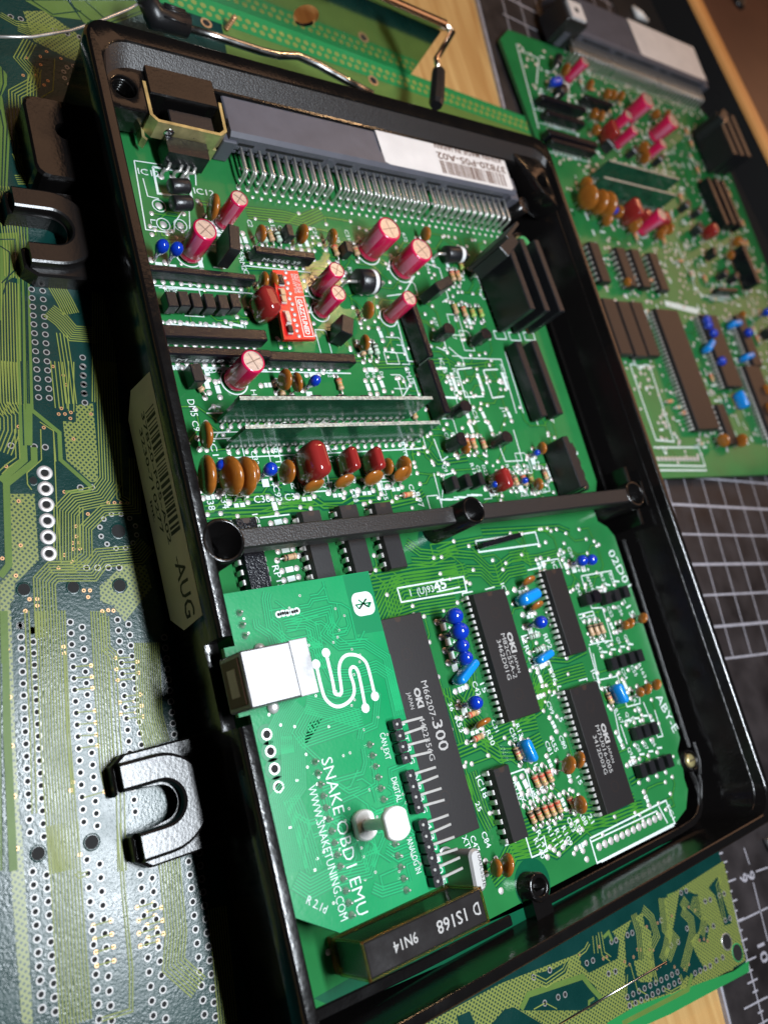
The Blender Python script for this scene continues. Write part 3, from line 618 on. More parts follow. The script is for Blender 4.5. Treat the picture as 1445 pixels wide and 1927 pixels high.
# -- resistors
RED = ('bred', 'bred', 'borange', 'bgold'); DRK = ('bblack', 'bblack', 'bred', 'bgold'); MNT = ('bblack', 'silver', 'bblack', 'silver')
for (x, y), rz, body, bands in (((72.6,-23.5), -78, 'tan', RED), ((75.3,-23.7), -78, 'tan', RED), ((78.1,-23.5), -80, 'tan', RED), ((67.3,-31.8), -78, 'tan', DRK), ((70.1,-31.8), -78, 'tan', DRK), ((72.9,-31.9), -80, 'tan', RED), ((75.4,-32.1), -80, 'tan', RED), ((78.1,-32.0), -82, 'tan', RED),
      ((56.7,-0.9), 4, 'tan', RED), ((56.3,-7.3), 6, 'tan', RED), ((88.1,15.5), 2, 'mint', MNT), ((88.8,11.4), 6, 'mint', MNT), ((12.2,49.6), 4, 'tan', ('bblack',)), ((55.3,63.3), 4, 'tan', RED), ((113.5,12.8), -85, 'tan', ('bblack',)), ((116.2,12.7), -85, 'tan', ('bblack',)), ((118.9,12.7), -85, 'tan', ('bblack',)),
      ((97.0,126.3), -88, 'tan', ('bgold', 'bblack', 'bgold')), ((100.8,125.7), -88, 'tan', RED), ((104.7,125.7), -88, 'lime', DRK), ((108.6,125.9), -88, 'lime', DRK), ((100.5,139.2), -88, 'tan', RED), ((103.2,139.5), -88, 'tan', RED), ((106.2,144.0), -88, 'lime', DRK),
      ((29.1,144.9), -84, 'mint', MNT), ((31.5,145.7), -84, 'tan', ('bgold', 'bblack', 'bgold')), ((34.0,145.8), -84, 'mint', MNT), ((53.7,143.5), -84, 'tan', RED), ((61.6,144.5), -84, 'tan', DRK), ((41.9,98.2), -88, 'tan', RED), ((61.8,144.5), -86, 'tan', DRK), ((56.1,110.1), -88, 'mint', MNT), ((58.7,110.0), -88, 'mint', MNT), ((53.4,109.5), -88, 'tan', RED), ((22.0,96.3), -88, 'tan', DRK),
      ((68.7,-14.8), -80, 'tan', DRK), ((73.2,-14.8), -80, 'tan', RED), ((83.6,-32.6), -75, 'tan', RED), ((112.3,-8.7), -80, 'tan', DRK), ((84.5,78.2), -86, 'tan', RED), ((87.1,78.1), -86, 'tan', RED), ((91.3,78.0), -86, 'tan', DRK), ((66.3,88.7), -86, 'tan', RED), ((98.2,65.0), -86, 'tan', RED), ((100.6,64.8), -86, 'tan', DRK), ((104.5,64.6), -86, 'tan', RED), ((107.8,64.7), -86, 'lime', DRK), ((115.1,66.0), -86, 'tan', DRK), ((-2.2,97.3), -60, 'tan', ('bblack',))):
    resistor(pcb, x, y, rz, body, bands); a = R_(rz); A.via(x+3.3*math.cos(a), y+3.3*math.sin(a), .85); A.via(x-3.3*math.cos(a), y-3.3*math.sin(a), .85)

# -- diodes, chokes, transistors, resistor packs
diode(pcb, *(102.1,146.4), 4, 8.5, 5.6, True, span=15); diode(pcb, *(59.4,131.3), 4, 7, 7.6, True, span=15)
for a, b in (((2.8,153.2), 0), ((2.3,147.8), 0)): diode(pcb, a[0]+1, a[1]+2, 10, 5.6, 4.2, False, 4.5, name='ferrite_bead', span=7)
for (x, y), rz in (((84.5,114.5), 0), ((100.5,113.5), 10), ((81.7,87.8), 0), ((95.4,77.1), 0), ((76.2,77.2), 90)): to92(pcb, x, y, rz, 8.0 if y > 60 else 6)
to92(pcb, *(116.2,22.7), -95, 5.5)
block(pcb, *(85.3,129.2), 8, 3.2, 11, 25, 2); block(pcb, *(13.1,136.4), 8.0, 3.2, 11, 80, 2); block(pcb, *(45.1,113.8), 6, 4, 8, 70, 1); block(pcb, *(56.2,142.8), 2.4, 4, 5, 0); block(pcb, *(36.4,146.0), 2.2, 4, 4.6, 0)
for u, v in ((185,655), (265,650), (350,660), (440,665), (530,670), (610,660)):
    x, y = (-6.0,119.7) if u == 185 else (-2.6,120.1) if u == 265 else (0.8,119.9) if u == 350 else (4.6,120.0) if u == 440 else (8.5,120.0) if u == 530 else (12.2,120.7)
    block(pcb, x, y, 4.4, 2.9, 5.2, 92, 1.2); A.via(x, y-4.2, .85); A.via(x-1.5, y-3.9, .6); A.bar(x+1.4, y-4.6, .8, 4.4, 80)
block(pcb, *(-3.8,98.9), 5, 3.2, 5.6, 95, 1.0)
for x, y in ((70.9,64.5), (76.2,64.8), (81.7,65.1)): block(pcb, x, y, 4.2, 2.2, 5.6, 92, 1.0); A.bar(x-.6, y-3.6, .5, 4.5, 84); A.bar(x+1.2, y-3.6, .5, 4.5, 84)
for x, y in ((124.1,21.6), (129.0,21.8), (134.1,22.3), (117.3,1.0), (121.6,1.1), (126.4,1.1), (130.8,1.1), (118.4,-21.3), (122.4,-21.5), (126.6,-21.7), (114.9,-32.0), (119.4,-32.2), (123.9,-32.4), (128.5,-32.5)):
    block(pcb, x, y, 4.0, 2.6, 3.4, 90, .6); A.via(x-1, y+3.2, .8); A.via(x, y-3.4, .8); A.bar(x+.6, y+4.2, .6, 2.4, 80)
block(pcb, *(114.3,22.4), 3.5, 3.0, 4.2, 90, .6)
for x, y in ((113.9,14.0),): pass
def pack(p, L, Tk, H, rz, n, s=None, gloss='chipgloss'):
    o = sip(pcb, p[0], p[1], L, Tk, H, rz, 1.0, n, gloss)
    if s: text3(('marking', o, 'silver'), s, (-L*.32, -Tk/2-.02, H*.35), (L*.62, 0, 0), (0, 0, 1), H*.26)
    c, q = math.cos(R_(rz)), math.sin(R_(rz))
    for i in range(n): u = (i-(n-1)/2)*min(2.54, L/n); A.via(p[0]+u*c+.9*q, p[1]+u*q-.9*c, .75)
    A.line([(p[0]+u*c-v*q, p[1]+u*q+v*c) for u, v in ((-L/2-.8, -2.2), (L/2+.8, -2.2))], .4)
    return o
pack((32.1,137.5), 20, 2.4, 5.6, 0, 8, 'M-5565 39'); pack((4.0,128.6), 33, 2.0, 5.0, 0, 12); pack((3.6,110.5), 31, 3.4, 5.4, 0, 12); pack((2.9,104.9), 32, 2.4, 5.6, 0, 12, 'M-5818 3N'); pack((32.3,104.4), 29, 3.0, 5.4, 0, 10)
pack((73.6,114.8), 20, 2.4, 7.5, 93, 8); pack((73.7,94.9), 18, 2.6, 7.5, 93, 8)
pack((117.5,98.9), 28, 3.2, 6.0, 93, 10, gloss='blackplastic'); pack((125.9,99.6), 28, 3.2, 6.0, 93, 10, gloss='blackplastic')
o = sip(pcb, *(84.3,45.6), 17, 1.6, 4.2, 5, 1.0, 8)
# three tall driver modules by the right wall and the power transistor behind them
for u in ((116.1,121.6), (123.3,121.4), (130.9,121.8)):
    b = MB(); b.box(-14, -1.35, 1.2, 14, 1.35, 17, 0, .3)
    o = obj('driver_module', b, ['blackplastic'], pcb, (u[0]-1, u[1]+11, 0), 93, 'driver'); 
    for i in range(9): obj('pin', MB(), ['tin'], o, ((i-4)*2.54, 0, 0), key=('sippin', 1.0))
    A.rect(u[0]-3, u[1]-5, u[0]+2.2, u[1]-2, .4)
b = MB(); b.box(-5, -2.3, 5, 5, 2.3, 19.5, 0, .3); b.box(-5, 2.3, 4, 5, 3.6, 24, 1, .1); b.lathe([(1.7, -2.5), (1.7, -2.2)], 1, 14, 'y', (0, 0, 16)); o = obj('power_transistor', b, ['blackplastic', 'chip'], pcb, ((109.4,137.1)[0]+2, (109.4,137.1)[1]+4, 0), 40)
for i in (-1, 0, 1): leads(o, ((i*2.5, 0),), .5, 6)
b = MB(); b.box(-9, -1.5, .9, 9, 1.5, 10.5, 0, .3); o = obj('power_transistor', b, ['blackplastic', 'blackplastic'], pcb, ((119.9,66.8)[0], (119.9,66.8)[1], 0), 94)
b = MB(); b.box(-8.5, -1.0, 0.8, 8.5, 1.0, 6, 0, .25); o = obj('diode_array', b, ['blackplastic'], pcb, ((125.8,66.5)[0]+1.5, (125.8,66.5)[1], 0), 93)
for i in range(4): bb = MB(); bb.box(-1.3, -1.4, .5, 1.3, 1.4, 4.5, 0, .3); obj('segment', bb, ['chip'], o, ((i-1.5)*4.2, -2.0, 0), key='segm')
b = MB(); b.box(-9, -.45, 0.8, 9, .45, 9, 0, .1); obj('heat_strip', b, ['steel'], pcb, ((121.3,66.7)[0]+1.2, (121.3,66.7)[1], 0), 93)
b = MB(); b.lathe([(2.6, .4), (2.6, 6), (2.2, 7)], 0, 18); obj('bead_inductor', b, ['bright_edge'], pcb, ((133.8,150.1)[0]-3, (133.8,150.1)[1], 4))

# -- upright hybrid boards on ceramic, with small black chips along the back
def hybrid(a, bx, h, chips):
    L = bx-a[0]; b = MB(); y = a[1]; b.prism([(a[0], 1.0), (bx, 1.0), (bx-1, h), (a[0], h)], -.5, .5, 0); b.m[-1] = 0
    for i, f in enumerate(b.f):
        zs = [b.v[k][1] for k in f]
        if min(zs) > h-.1: b.m[i] = 1
    b.xf(lambda X, Y, Z: (X, y-Z, Y)); o = obj('hybrid_module', b, ['capgreen', 'glitter'], pcb)
    for i in range(int(L/2.54)): pb = MB(); pb.box(-.3, -.75, -.1, .3, -.45, 2.4); obj('pin', pb, ['tin'], o, (a[0]+1.5+i*2.54, y, 0), key='hybpin'); A.via(a[0]+1.5+i*2.54, y-1.3, .7)
    for cx, L2, zc in chips:
        cb = MB(); cb.box(-L2/2, .5, -1.6, L2/2, 2.0, 1.6, 0, .2); obj('surface_chip', cb, ['chipgloss'], o, (a[0]+cx, y, zc), key=('hychip', L2))
    A.line([(a[0]-2, y+2.6), (bx, y+2.6)], .34); A.line([(a[0]-2, y-2.8), (bx+1, y-2.8)], .34)
    return o
hy1 = (0.8,87.5,14.9); hy2 = (1.1,80.4,13.7)
hybrid((hy1[0], hy1[1]), (63.5,88.1)[0], hy1[2], [(3, 3.4, 11), (16, 3.4, 11), (24, 3.4, 11), (32, 3.4, 11), (40, 3.4, 11), (48, 3.4, 11), (56, 3.4, 11)])
hybrid((hy2[0], hy2[1]), (64.7,80.7)[0], hy2[2], [(16, 7, 9.4), (28, 3.0, 9.4), (44, 8, 9.4)])

# -- red signal daughter card soldered in upright holders
zr = 6.0
r4 = [(25.7,130.8), (34.1,131.4), (34.1,109.6), (23.7,109.1)]
b = MB(); b.prism(r4, zr-1.2, zr, 0); red = obj('red_module', b, ['redpcb'], pcb)
def rq(u, v): 
    a, b_, c, d = [Vector(p) for p in r4]; return tuple((a*(1-u)+b_*u)*(1-v)+(d*(1-u)+c*u)*v)
for v in [i/13+.03 for i in range(13)]: 
    bb = MB(); bb.dome(*rq(.47+.04*math.sin(v*40), v), zr, .62, .35); obj('solder_bead', bb, ['solder'], red)
for (u, v, L, Wd, m) in ((.2, .16, 3.0, 1.6, 'chipgloss'), (.18, .34, 1.9, 1.5, 'tan'), (.18, .44, 1.9, 1.5, 'tan'), (.2, .70, 3.4, 1.5, 'vent'), (.2, .87, 2.2, 1.5, 'chip')):
    bb = MB(); bb.box(-Wd/2, -L/2, zr, Wd/2, L/2, zr+1.1, 0, .12); bb.box(-Wd/2-.06, -L/2-.35, zr, Wd/2+.06, -L/2+.25, zr+.5, 1); bb.box(-Wd/2-.06, L/2-.25, zr, Wd/2+.06, L/2+.35, zr+.5, 1)
    p = rq(u, v); obj('surface_part', bb, [m, 'solder'], red, (p[0], p[1], 0), 2)
RT = ('lettering', red, 'silk'); text(RT, 'GAZZTUNED', rq(.70, .42), rq(.72, .93), 1.5, zr+.05, .03)
bb = MB(); bb.ribbon([rq(.65, .39), rq(.95, .39), rq(.95, .96), rq(.65, .96), rq(.65, .39)], .25, zr+.04); obj('frame_print', bb, ['silk'], red)
for i in range(3): text(RT, ('BOOST SIG', 'MAP CLAMP', 'OUT A.D.C')[i], rq(.68+.1*i, .05), rq(.68+.1*i, .33), .75, zr+.05)
for k in range(5): leads(red, (rq(.47, .1+.2*k),), .4, 5)

# -- relay under an amber cover, and the crystal
rel = empty('relay', (15.8, -42.0, 0), -.6); rel.parent = pcb
b = MB(); b.box(-16.9, -3.6, 3.0, 16.9, 3.6, 15.0, 0, .35); core = obj('relay_core', b, ['relayface'], rel)
b = MB(); b.box(-17.3, -4.0, .3, 17.3, 4.0, 2.95, 0, .25)
for sx in (-1, 1):
    for sy in (-1, 1): b.box(sx*17.05-.3, sy*3.75-.3, 2.9, sx*17.05+.3, sy*3.75+.3, 15.1, 0, .1)
b.box(-17.3, -3.9, 14.5, -16.95, 3.9, 15.15, 0, .08); b.box(16.95, -3.9, 14.5, 17.3, 3.9, 15.15, 0, .08); b.box(-17.2, 3.62, 14.6, 17.2, 4.0, 15.15, 0, .08); b.box(-17.2, -4.0, 14.6, 17.2, -3.62, 15.15, 0, .08)
obj('amber_cover', b, ['amber'], rel)
RL = ('lettering', rel, 'print')
for s_, x0, x1, cp_ in (('D', 15.4, 13.4, 2.7), ('1S168', 11.2, 2.4, 2.7), ('9N14', -3.2, -9.8, 2.2)): text(RL, s_, (x0, 1.2), (x1, 1.2), cp_, 15.03, .01)
b = MB(); b.loft([rrect(-5.4, -2.4, 5.4, 2.4, 2.35, 6, .6), rrect(-5.4, -2.4, 5.4, 2.4, 2.35, 6, 1.2), rrect(-4.9, -1.95, 4.9, 1.95, 1.9, 6, 1.4), rrect(-4.9, -1.95, 4.9, 1.95, 1.9, 6, 12.4), rrect(-4.3, -1.4, 4.3, 1.4, 1.35, 6, 13)])
xt = obj('crystal_can', b, ['can'], pcb, (35.4, -35.2, 0), 84); sm(xt, 40)
text(('marking', xt, 'ink'), '10AKSS3E', (3.9, -.45), (-3.9, -.45), 1.1, 13.03)

# -- the long grey edge connector with its bent pins
def edge_connector(par, dx=0, dy=0, art=None, words=True, pins=True):
    con = empty('edge_connector', (dx, dy, 0)); con.parent = par
    b = MB(); yF = 170.6
    b.box(20.5, yF+3, .3, 135.5, 194.5, 10.4, 0, .4)
    b.loft([[(x, y, z) for y, z in ((yF, 5.4), (yF+4, 5.4), (yF+5.5, 10.9), (yF+1.2, 10.9), (yF, 9.9))] for x in (20.5, 135.5)])
    b.box(20.5, yF+.6, 4.6, 135.5, yF+1.6, 5.2); b.box(20.5, yF+.2, 3.6, 135.5, yF+3, 4.4); b.box(18.8, yF-.8, .3, 23.2, yF+8, 8.6, 0, .3); b.box(133.2, yF-1.6, .3, 137.2, yF+8, 9.6, 0, .3)
    for x in (55, 92): b.box(x-1, yF-.1, 3.4, x+1, yF+1, 9.0, 0, .15)
    obj('housing', b, ['grey'], con)
    for x0, x1 in ((24, 29), (33, 53), (58, 64), (67, 90), (95, 101), (104, 131)):
        b = MB(); b.box(x0, yF-.12, 7.2, x1, yF+.3, 8.1); obj('slot', b, ['hole'], con)
    for i in range(37):
        for row, (zt, ye, yp) in enumerate(((6.3, 162.2, 161.6), (3.6, 165.0, 164.6))):
            if i in (11, 24) and row: continue
            k = ('conpin', row); pb = MB()
            if k not in CACHE: pb.tube([(0, yF+1, zt), (0, ye+.9, zt), (0, ye+.25, zt-.25), (0, ye, zt-.9), (0, yp, -.3)], .44, 0, 6)
            x = 25.4+i*2.98+row*1.4; obj('pin', pb, ['tin'], con, (x, 0, 0), key=k); art.via(x+dx, yp+dy, .75); art.via(x+1.1+dx, (yp+4.2 if row else yp-2.4)+dy, .6)
    b = MB(); b.prism([(75.5, 172.4), (77.5, 171.7), (133.2, 171.7), (134.2, 172.6), (134.2, 194), (74.6, 194)], 10.92, 10.98); clab = obj('paper_sticker', b, ['labelwhite'], con)
    bc = MB(); x = 131.0; rb = random.Random(5)
    while x > 101:
        wd = rb.choice((.35, .4, .7, 1.0)); bc.box(x-wd, 172.8, 10.985, x, 178.0, 11.0); x -= wd+rb.choice((.35, .45, .8))
    if words: obj('barcode', bc, ['brownink'], con)
    if words: text(('lettering', con, 'brownink'), '37820-P05-A02', (133, 181.2), (100, 181.2), 2.6, 11.0, .02)
    if words: text(('lettering', con, 'brownink'), 'KEIHIN MADE IN JAPAN', (132, 184.6), (100, 184.6), 1.8, 11.0, .03)
edge_connector(pcb, 0, 0, A)
# -- yellow plated clamp and the regulator it holds
cl_ = empty('clamp_bracket'); cl_.parent = pcb
pth = [(-3.2, 181.5), (-3.2, 171), (-1.6, 169.4), (16.2, 169.0), (18.2, 170.6), (18.6, 180)]
b = MB(); b.strip(pth, .9, 5.4, 11.6); o = obj('strap', b, ['gold'], cl_)
for x, r0, r1, m in ((2.4, .75, 1.5, 'steel'), (9.6, .01, .8, 'hole')):
    b = MB(); b.lathe([(r1, -.3), (r1, .1), (r0*.8+.01, .22)], 0, 18, 'y', (0, 0, 0)); b.xf(lambda X, Y, Z: (X, -Y, Z)); obj('rivet' if m == 'steel' else 'strap_hole', b, [m], cl_, (x, 168.9, 8.4))
b = MB(); b.strip([(-3.6, 171.5), (-3.9, 168.6), (-3.0, 167.8)], .8, 2.2, 5.6); obj('tab', b, ['gold'], cl_); b = MB(); b.box(15.4, 168.6, 1.0, 17.6, 169.5, 5.6, 0, .1); obj('tab', b, ['gold'], cl_)
b = MB(); b.box(-2.6, 172, 3, 17.6, 183, 11.2, 0, .4); obj('clamp_pad', b, ['case'], cl_, (0, 5.5, 1)); b = MB(); b.box(3, 170, 2, 16, 176, 9.6, 0, .3); obj('clamp_block', b, ['blackplastic'], cl_)
b = MB(); b.loft([[(x, y, z) for x, y in ((1.5, 163.4), (13.4, 163.2), (13.6, 168.4), (1.5, 168.6))] for z in (1.4, 7.6)]); o = obj('regulator', b, ['chipgloss'], pcb)
for u in ((1.5,161.1), (5.0,161.5), (7.0,160.5), (9.0,161.8)):
    pb = MB(); pb.tube([(u[0]+2.2, 164, 3.2), (u[0]+1.0, 161.5, 3.0), (u[0], u[1]+.3, 2.2), (u[0], u[1], -.2)], .5, 0, 8); obj('lead', pb, ['tin'], o); A.via(u[0], u[1], 1.0)

# -- copper bundles that can be followed in the photograph
for pts, n, pt in (([(34.9,27.6), (44.6,37.4), (53.7,37.1), (70.2,37.4)], 8, .95), ([(35.7,40.1), (50.8,40.4), (66.8,39.7)], 6, 1.0), ([(51.0,49.7), (54.9,46.1), (61.4,44.8), (68.9,45.4)], 3, 1.0), ([(-2.8,63.2), (9.8,62.5), (16.9,63.4), (23.5,62.0)], 3, 1.0),
     ([(15.6,66.2), (24.3,64.7), (26.8,62.6), (33.0,62.3), (36.7,63.7), (44.5,63.6)], 2, 1.3), ([(51.1,43.9), (57.5,42.8), (65.3,44.7), (74.9,42.9), (79.2,38.1), (82.1,37.7), (89.5,40.3), (97.6,39.9)], 3, 1.0), ([(70.3,38.7), (76.0,37.9), (79.1,34.1), (82.2,33.9), (86.2,36.0), (94.3,36.1)], 4, .95), ([(80.6,49.6), (93.0,48.9), (114.9,47.7), (119.5,45.6)], 2, 1.2),
     ([(41.5,34.6), (41.4,30.4), (49.5,31.2), (63.1,30.8)], 7, .9), ([(83.3,-1.4), (89.5,1.7), (97.0,1.9), (106.4,1.7)], 5, .95), ([(55.9,2.0), (60.3,6.2), (61.4,11.2), (61.8,19.6), (61.7,27.2)], 3, 1.1), ([(87.6,2.6), (81.7,-2.9), (75.5,-3.0), (70.7,-5.1)], 7, .9), ([(89.4,0.3), (83.7,-4.8), (76.9,-6.1), (70.0,-6.8)], 4, .95),
     ([(58.5,-35.0), (65.5,-35.0), (77.6,-35.8), (89.2,-38.1), (99.9,-40.6), (110.8,-40.7)], 7, 1.0), ([(57.3,-38.0), (68.9,-39.1), (73.4,-42.3), (87.8,-39.5)], 5, 1.0), ([(82.9,-39.4), (88.3,-40.1), (105.8,-41.1), (113.2,-42.3)], 4, 1.0), ([(48.7,-41.9), (54.8,-40.2), (58.2,-37.8), (64.8,-39.2), (77.4,-40.0)], 6, .9),
     ([(52.0,5.0), (57.1,-2.4), (61.0,-8.1), (72.9,-7.2), (80.3,-7.8)], 6, .95), ([(49.2,-9.1), (57.7,-8.7), (63.0,-13.4), (67.7,-14.6), (80.3,-13.2)], 4, 1.0), ([(51.3,-15.3), (51.7,-21.7), (52.0,-26.0), (53.2,-30.5)], 5, .95), ([(51.1,7.7), (50.8,4.5), (51.3,-2.1), (51.3,-7.5)], 3, 1.0),
     ([(20.1,135.3), (27.3,135.9), (36.1,135.6), (50.0,136.0)], 3, 1.0), ([(-1.5,140.9), (14.8,142.0), (21.8,142.2)], 2, 1.0), ([(26.0,153.4), (39.5,154.0), (45.0,153.3), (53.2,157.6)], 5, .9), ([(45.4,107.2), (56.8,107.6), (58.4,105.3), (69.4,105.9)], 3, 1.0), ([(70.2,106.4), (87.9,107.5), (91.2,105.3), (108.9,107.2)], 2, 1.2),
     ([(60.0,79.1), (69.1,76.2), (71.1,72.9), (83.6,73.6)], 2, 1.2), ([(42.4,60.6), (58.8,62.3), (62.4,63.9)], 3, 1.0), ([(61.4,45.5), (67.2,46.7), (80.3,47.1)], 3, 1.0), ([(-4.3,72.7), (10.5,70.1), (15.4,68.6)], 1, 1.4), ([(-7.3,64.7), (-0.9,64.8), (5.9,65.2), (16.2,65.0), (23.6,65.1)], 2, 1.3), ([(-0.7,62.2), (7.6,61.9), (11.2,62.8), (20.1,62.4)], 2, 1.3), ([(-1.9,67.1), (10.9,66.6), (12.3,64.7), (24.1,64.2)], 2, 1.2),
     ([(110.3,39.0), (101.2,38.5), (96.9,38.7), (94.1,40.9), (89.3,40.7)], 4, .9), ([(92.7,7.8), (100.0,6.0), (109.5,7.2)], 2, 1.1), ([(123.2,-29.6), (116.0,-33.8), (110.9,-34.3)], 2, 1.2), ([(35.2,31.8), (40.5,37.2), (48.2,38.6)], 6, .9)):
    A.bundle(pts, n, pt)
for x0, y0, x1, y1, n in ((-10, 62, 60, 70, 14), (-10, 80, 60, 92, 14), (-8, 110, 50, 130, 20), (-5, 142, 20, 158, 8), (25, 132, 125, 156, 44), (50, 100, 110, 130, 30), (62, 72, 130, 102, 36), (62, 58, 132, 70, 16), (30, 30, 130, 48, 20), (82, -46, 132, -38, 8), (48, -30, 72, -6, 8), (78, -8, 92, 34, 14), (108, -36, 134, 40, 26), (46, -14, 60, 30, 8), (76, -38, 90, -8, 8)):
    A.scribble(rnd, x0, y0, x1, y1, n)
for k in range(190):
    x, y = (rnd.uniform(-10, 136), rnd.uniform(-48, 158)) if k < 60 else (rnd.uniform(58, 132), rnd.uniform(58, 154)) if k < 150 else (rnd.uniform(-8, 58), rnd.uniform(62, 154))
    A.via(x, y, rnd.choice((.55, .62, .75)))
for _ in range(46):
    x, y = rnd.choice(((rnd.uniform(62, 132), rnd.uniform(58, 152)), (rnd.uniform(64, 130), rnd.uniform(-46, 46)), (rnd.uniform(-8, 56), rnd.uniform(62, 152))))
    A.jumper(x, y, rnd.choice((-88, -86, -84, 3)), 4.2, rnd.random() < .4)
for _ in range(34):
    x, y = rnd.choice(((rnd.uniform(62, 130), rnd.uniform(60, 150)), (rnd.uniform(-6, 50), rnd.uniform(64, 150)))); w_, h_ = rnd.uniform(2.2, 6), rnd.uniform(3, 8); c_ = rnd.uniform(.5, 1.2)
    A.line([(x, y), (x+w_-c_, y), (x+w_, y-c_), (x+w_, y-h_), (x, y-h_)], .28, rnd.random() < .5)
for p in ((50.8,-45.7), (83.9,-48.4), (83.4,-45.9), (78.0,-41.9), (76.3,-42.7), (71.6,-41.2), (69.7,-43.2), (74.1,-43.8), (72.8,-42.3)): A.via(*p, .9)
for i in range(12): 
    a, b_ = (90.1,-46.9), (119.3,-47.0); A.via(a[0]+(b_[0]-a[0])*i/11, a[1]+(b_[1]-a[1])*i/11, 1.15)
for p, r in (((61.9,48.4), 6.6), ((61.9,-47.6), 6.4)): A.dark.disc(p[0], p[1], .05, r, 0, 28)
A.patch([(-7.6,-48.3), (2.4,-47.9), (51.8,-51.7), (128.5,-55.1), (128.4,-58.3), (49.9,-56.3), (-1.9,-52.8)])

# -- white print: outlines, empty places and reference marks
A.line([(43.6,37.1), (68.3,37.1), (68.0,32.8), (43.7,33.1)], .45, True); text(T, '1  (U)93', (47.5,34.2), (56.1,34.3), 2.0, .14, .0); text(T, '45', (56.5,34.2), (61.2,34.9), 2.8, .14, .02); A.line([(56.9,34.1), (65.8,34.3)], .4)
A.line([(87.3,-43.7), (124.2,-43.5), (125.0,-50.7), (87.3,-50.5)], .5, True); A.line([(87.6,-44.7), (118.7,-45.1)], .4); A.line([(120.1,-44.1), (121.7,-49.7)], .5); A.line([(89.0,-50.8), (124.3,-51.2)], .4)
A.line([(76.9,47.1), (103.3,47.3), (103.3,43.3), (77.1,43.6)], .5, True); A.line([(56.1,-35.9), (59.1,-35.9), (61.4,-36.0)], .4); A.line([(64.0,-35.9), (64.1,-41.5), (70.2,-41.7), (70.5,-37.7)], .4); A.line([(64.6,-19.3), (70.2,-19.4), (70.8,-20.4), (70.3,-30.3)], .4)
A.line([(-5.4,164.8), (12.6,165.4), (11.6,160.0)], .35); A.line([(-5.4,164.8), (-6.5,143.2), (1.2,143.2)], .35); A.line([(-0.3,163.8), (-0.6,155.3), (9.3,155.6), (9.8,164.0)], .7, True); A.line([(-4.0,159.5), (-3.8,153.9), (-0.7,153.6)], .3); A.line([(1.5,143.5), (2.4,146.6), (8.2,154.2), (6.3,144.4)], .35)
for p in ((-1.1,151.4), (-1.1,145.6), (3.9,146.0)): A.silk.ring(p[0], p[1], .1, 1.7, 2.0, 0, 22); A.via(p[0], p[1], 1.1)
for q in ([(71.2,121.5), (70.7,107.0), (77.4,106.3), (77.9,105.0)], [(69.8,129.6), (77.2,131.0), (84.1,138.2)], [(84.4,112.3), (88.5,110.8), (88.7,117.0)], [(89.8,112.5), (93.8,108.7), (112.4,108.7), (111.7,88.6)], [(64.6,101.6), (64.7,94.6), (69.2,99.0), (68.6,101.6)], [(70.9,101.1), (71.4,91.7)], [(115.5,111.8), (115.1,88.6)], [(91.3,143.6), (96.4,142.4), (96.4,130.9), (93.1,129.2)],
          [(68.3,69.5), (67.9,59.7), (71.9,68.6), (76.3,69.3)], [(57.4,80.5), (60.3,80.1), (59.5,69.7), (53.8,69.4)], [(107.8,82.7), (107.5,71.7), (99.6,71.8), (99.0,77.0)], [(72.2,80.6), (72.9,73.4), (75.7,74.6)], [(118.1,30.6), (133.5,30.4), (133.1,25.1)], [(118.0,30.4), (118.2,19.7), (123.3,19.1), (123.1,8.0), (118.9,8.6)], [(111.1,18.6), (118.3,18.7), (118.9,8.6), (111.6,8.7)], [(111.3,8.0), (110.5,-5.0), (117.2,-5.7)],
          [(94.8,35.6), (100.5,35.7), (102.9,37.5), (109.9,37.5), (110.4,34.2)], [(112.3,5.8), (111.1,-2.5), (120.2,-3.1), (120.1,-13.0), (126.7,-13.4), (127.5,-10.9), (133.9,-11.2)], [(113.8,-12.6), (112.0,-24.3), (113.3,-24.1)], [(114.6,-17.4), (114.8,-23.5)], [(128.4,-13.3), (129.9,-25.1), (132.5,-25.3), (132.6,-16.8)], [(88.8,-2.7), (90.2,-2.6)], [(92.3,-2.0), (92.7,-0.7), (94.1,-0.9)], [(102.4,-0.9), (106.1,-1.0), (105.9,-1.7)],
          [(65.9,31.5), (66.1,32.3), (70.2,32.3)], [(75.2,32.2), (79.2,32.4)], [(84.1,13.9), (84.1,16.3), (92.0,16.3)], [(84.9,7.2), (92.3,7.2), (92.6,3.9)], [(-0.4,91.0), (1.3,92.2), (3.1,91.8)], [(-0.2,83.3), (0.8,84.6), (3.9,84.8)], [(-6.7,103.0), (18.7,103.2)], [(-6.5,125.9), (14.9,126.4)], [(33.9,78.6), (36.2,79.0)], [(23.1,70.1), (22.9,66.8), (30.2,66.7), (30.5,74.4)], [(6.9,61.0), (15.7,61.1)], [(-0.9,71.4), (1.9,71.7)]):
    A.line(q, .38)
for u in ((600,1010,690,1010,745,1205,600,1200), (755,1015,880,1010,925,1170,800,1200), (925,1020,1030,1015,1085,1150,980,1200)): pass
A.line([(90.6,104.5), (90.6,94.6), (99.0,94.9)], .5); A.line([(102.4,104.5), (102.7,94.3), (108.4,94.9)], .5); A.line([(90.9,104.5), (97.4,105.2)], .5); A.line([(102.7,104.5), (109.4,104.9)], .5)
for p, q in (((87.6,100.0), 92), ((99.2,99.9), 92), ((111.0,100.6), 92)): A.bar(p[0], p[1], 6.5, 1.3, q)
A.line([(80.3,104.5), (86.3,104.7)], .8); A.line([(79.4,94.6), (87.1,94.3)], .8)
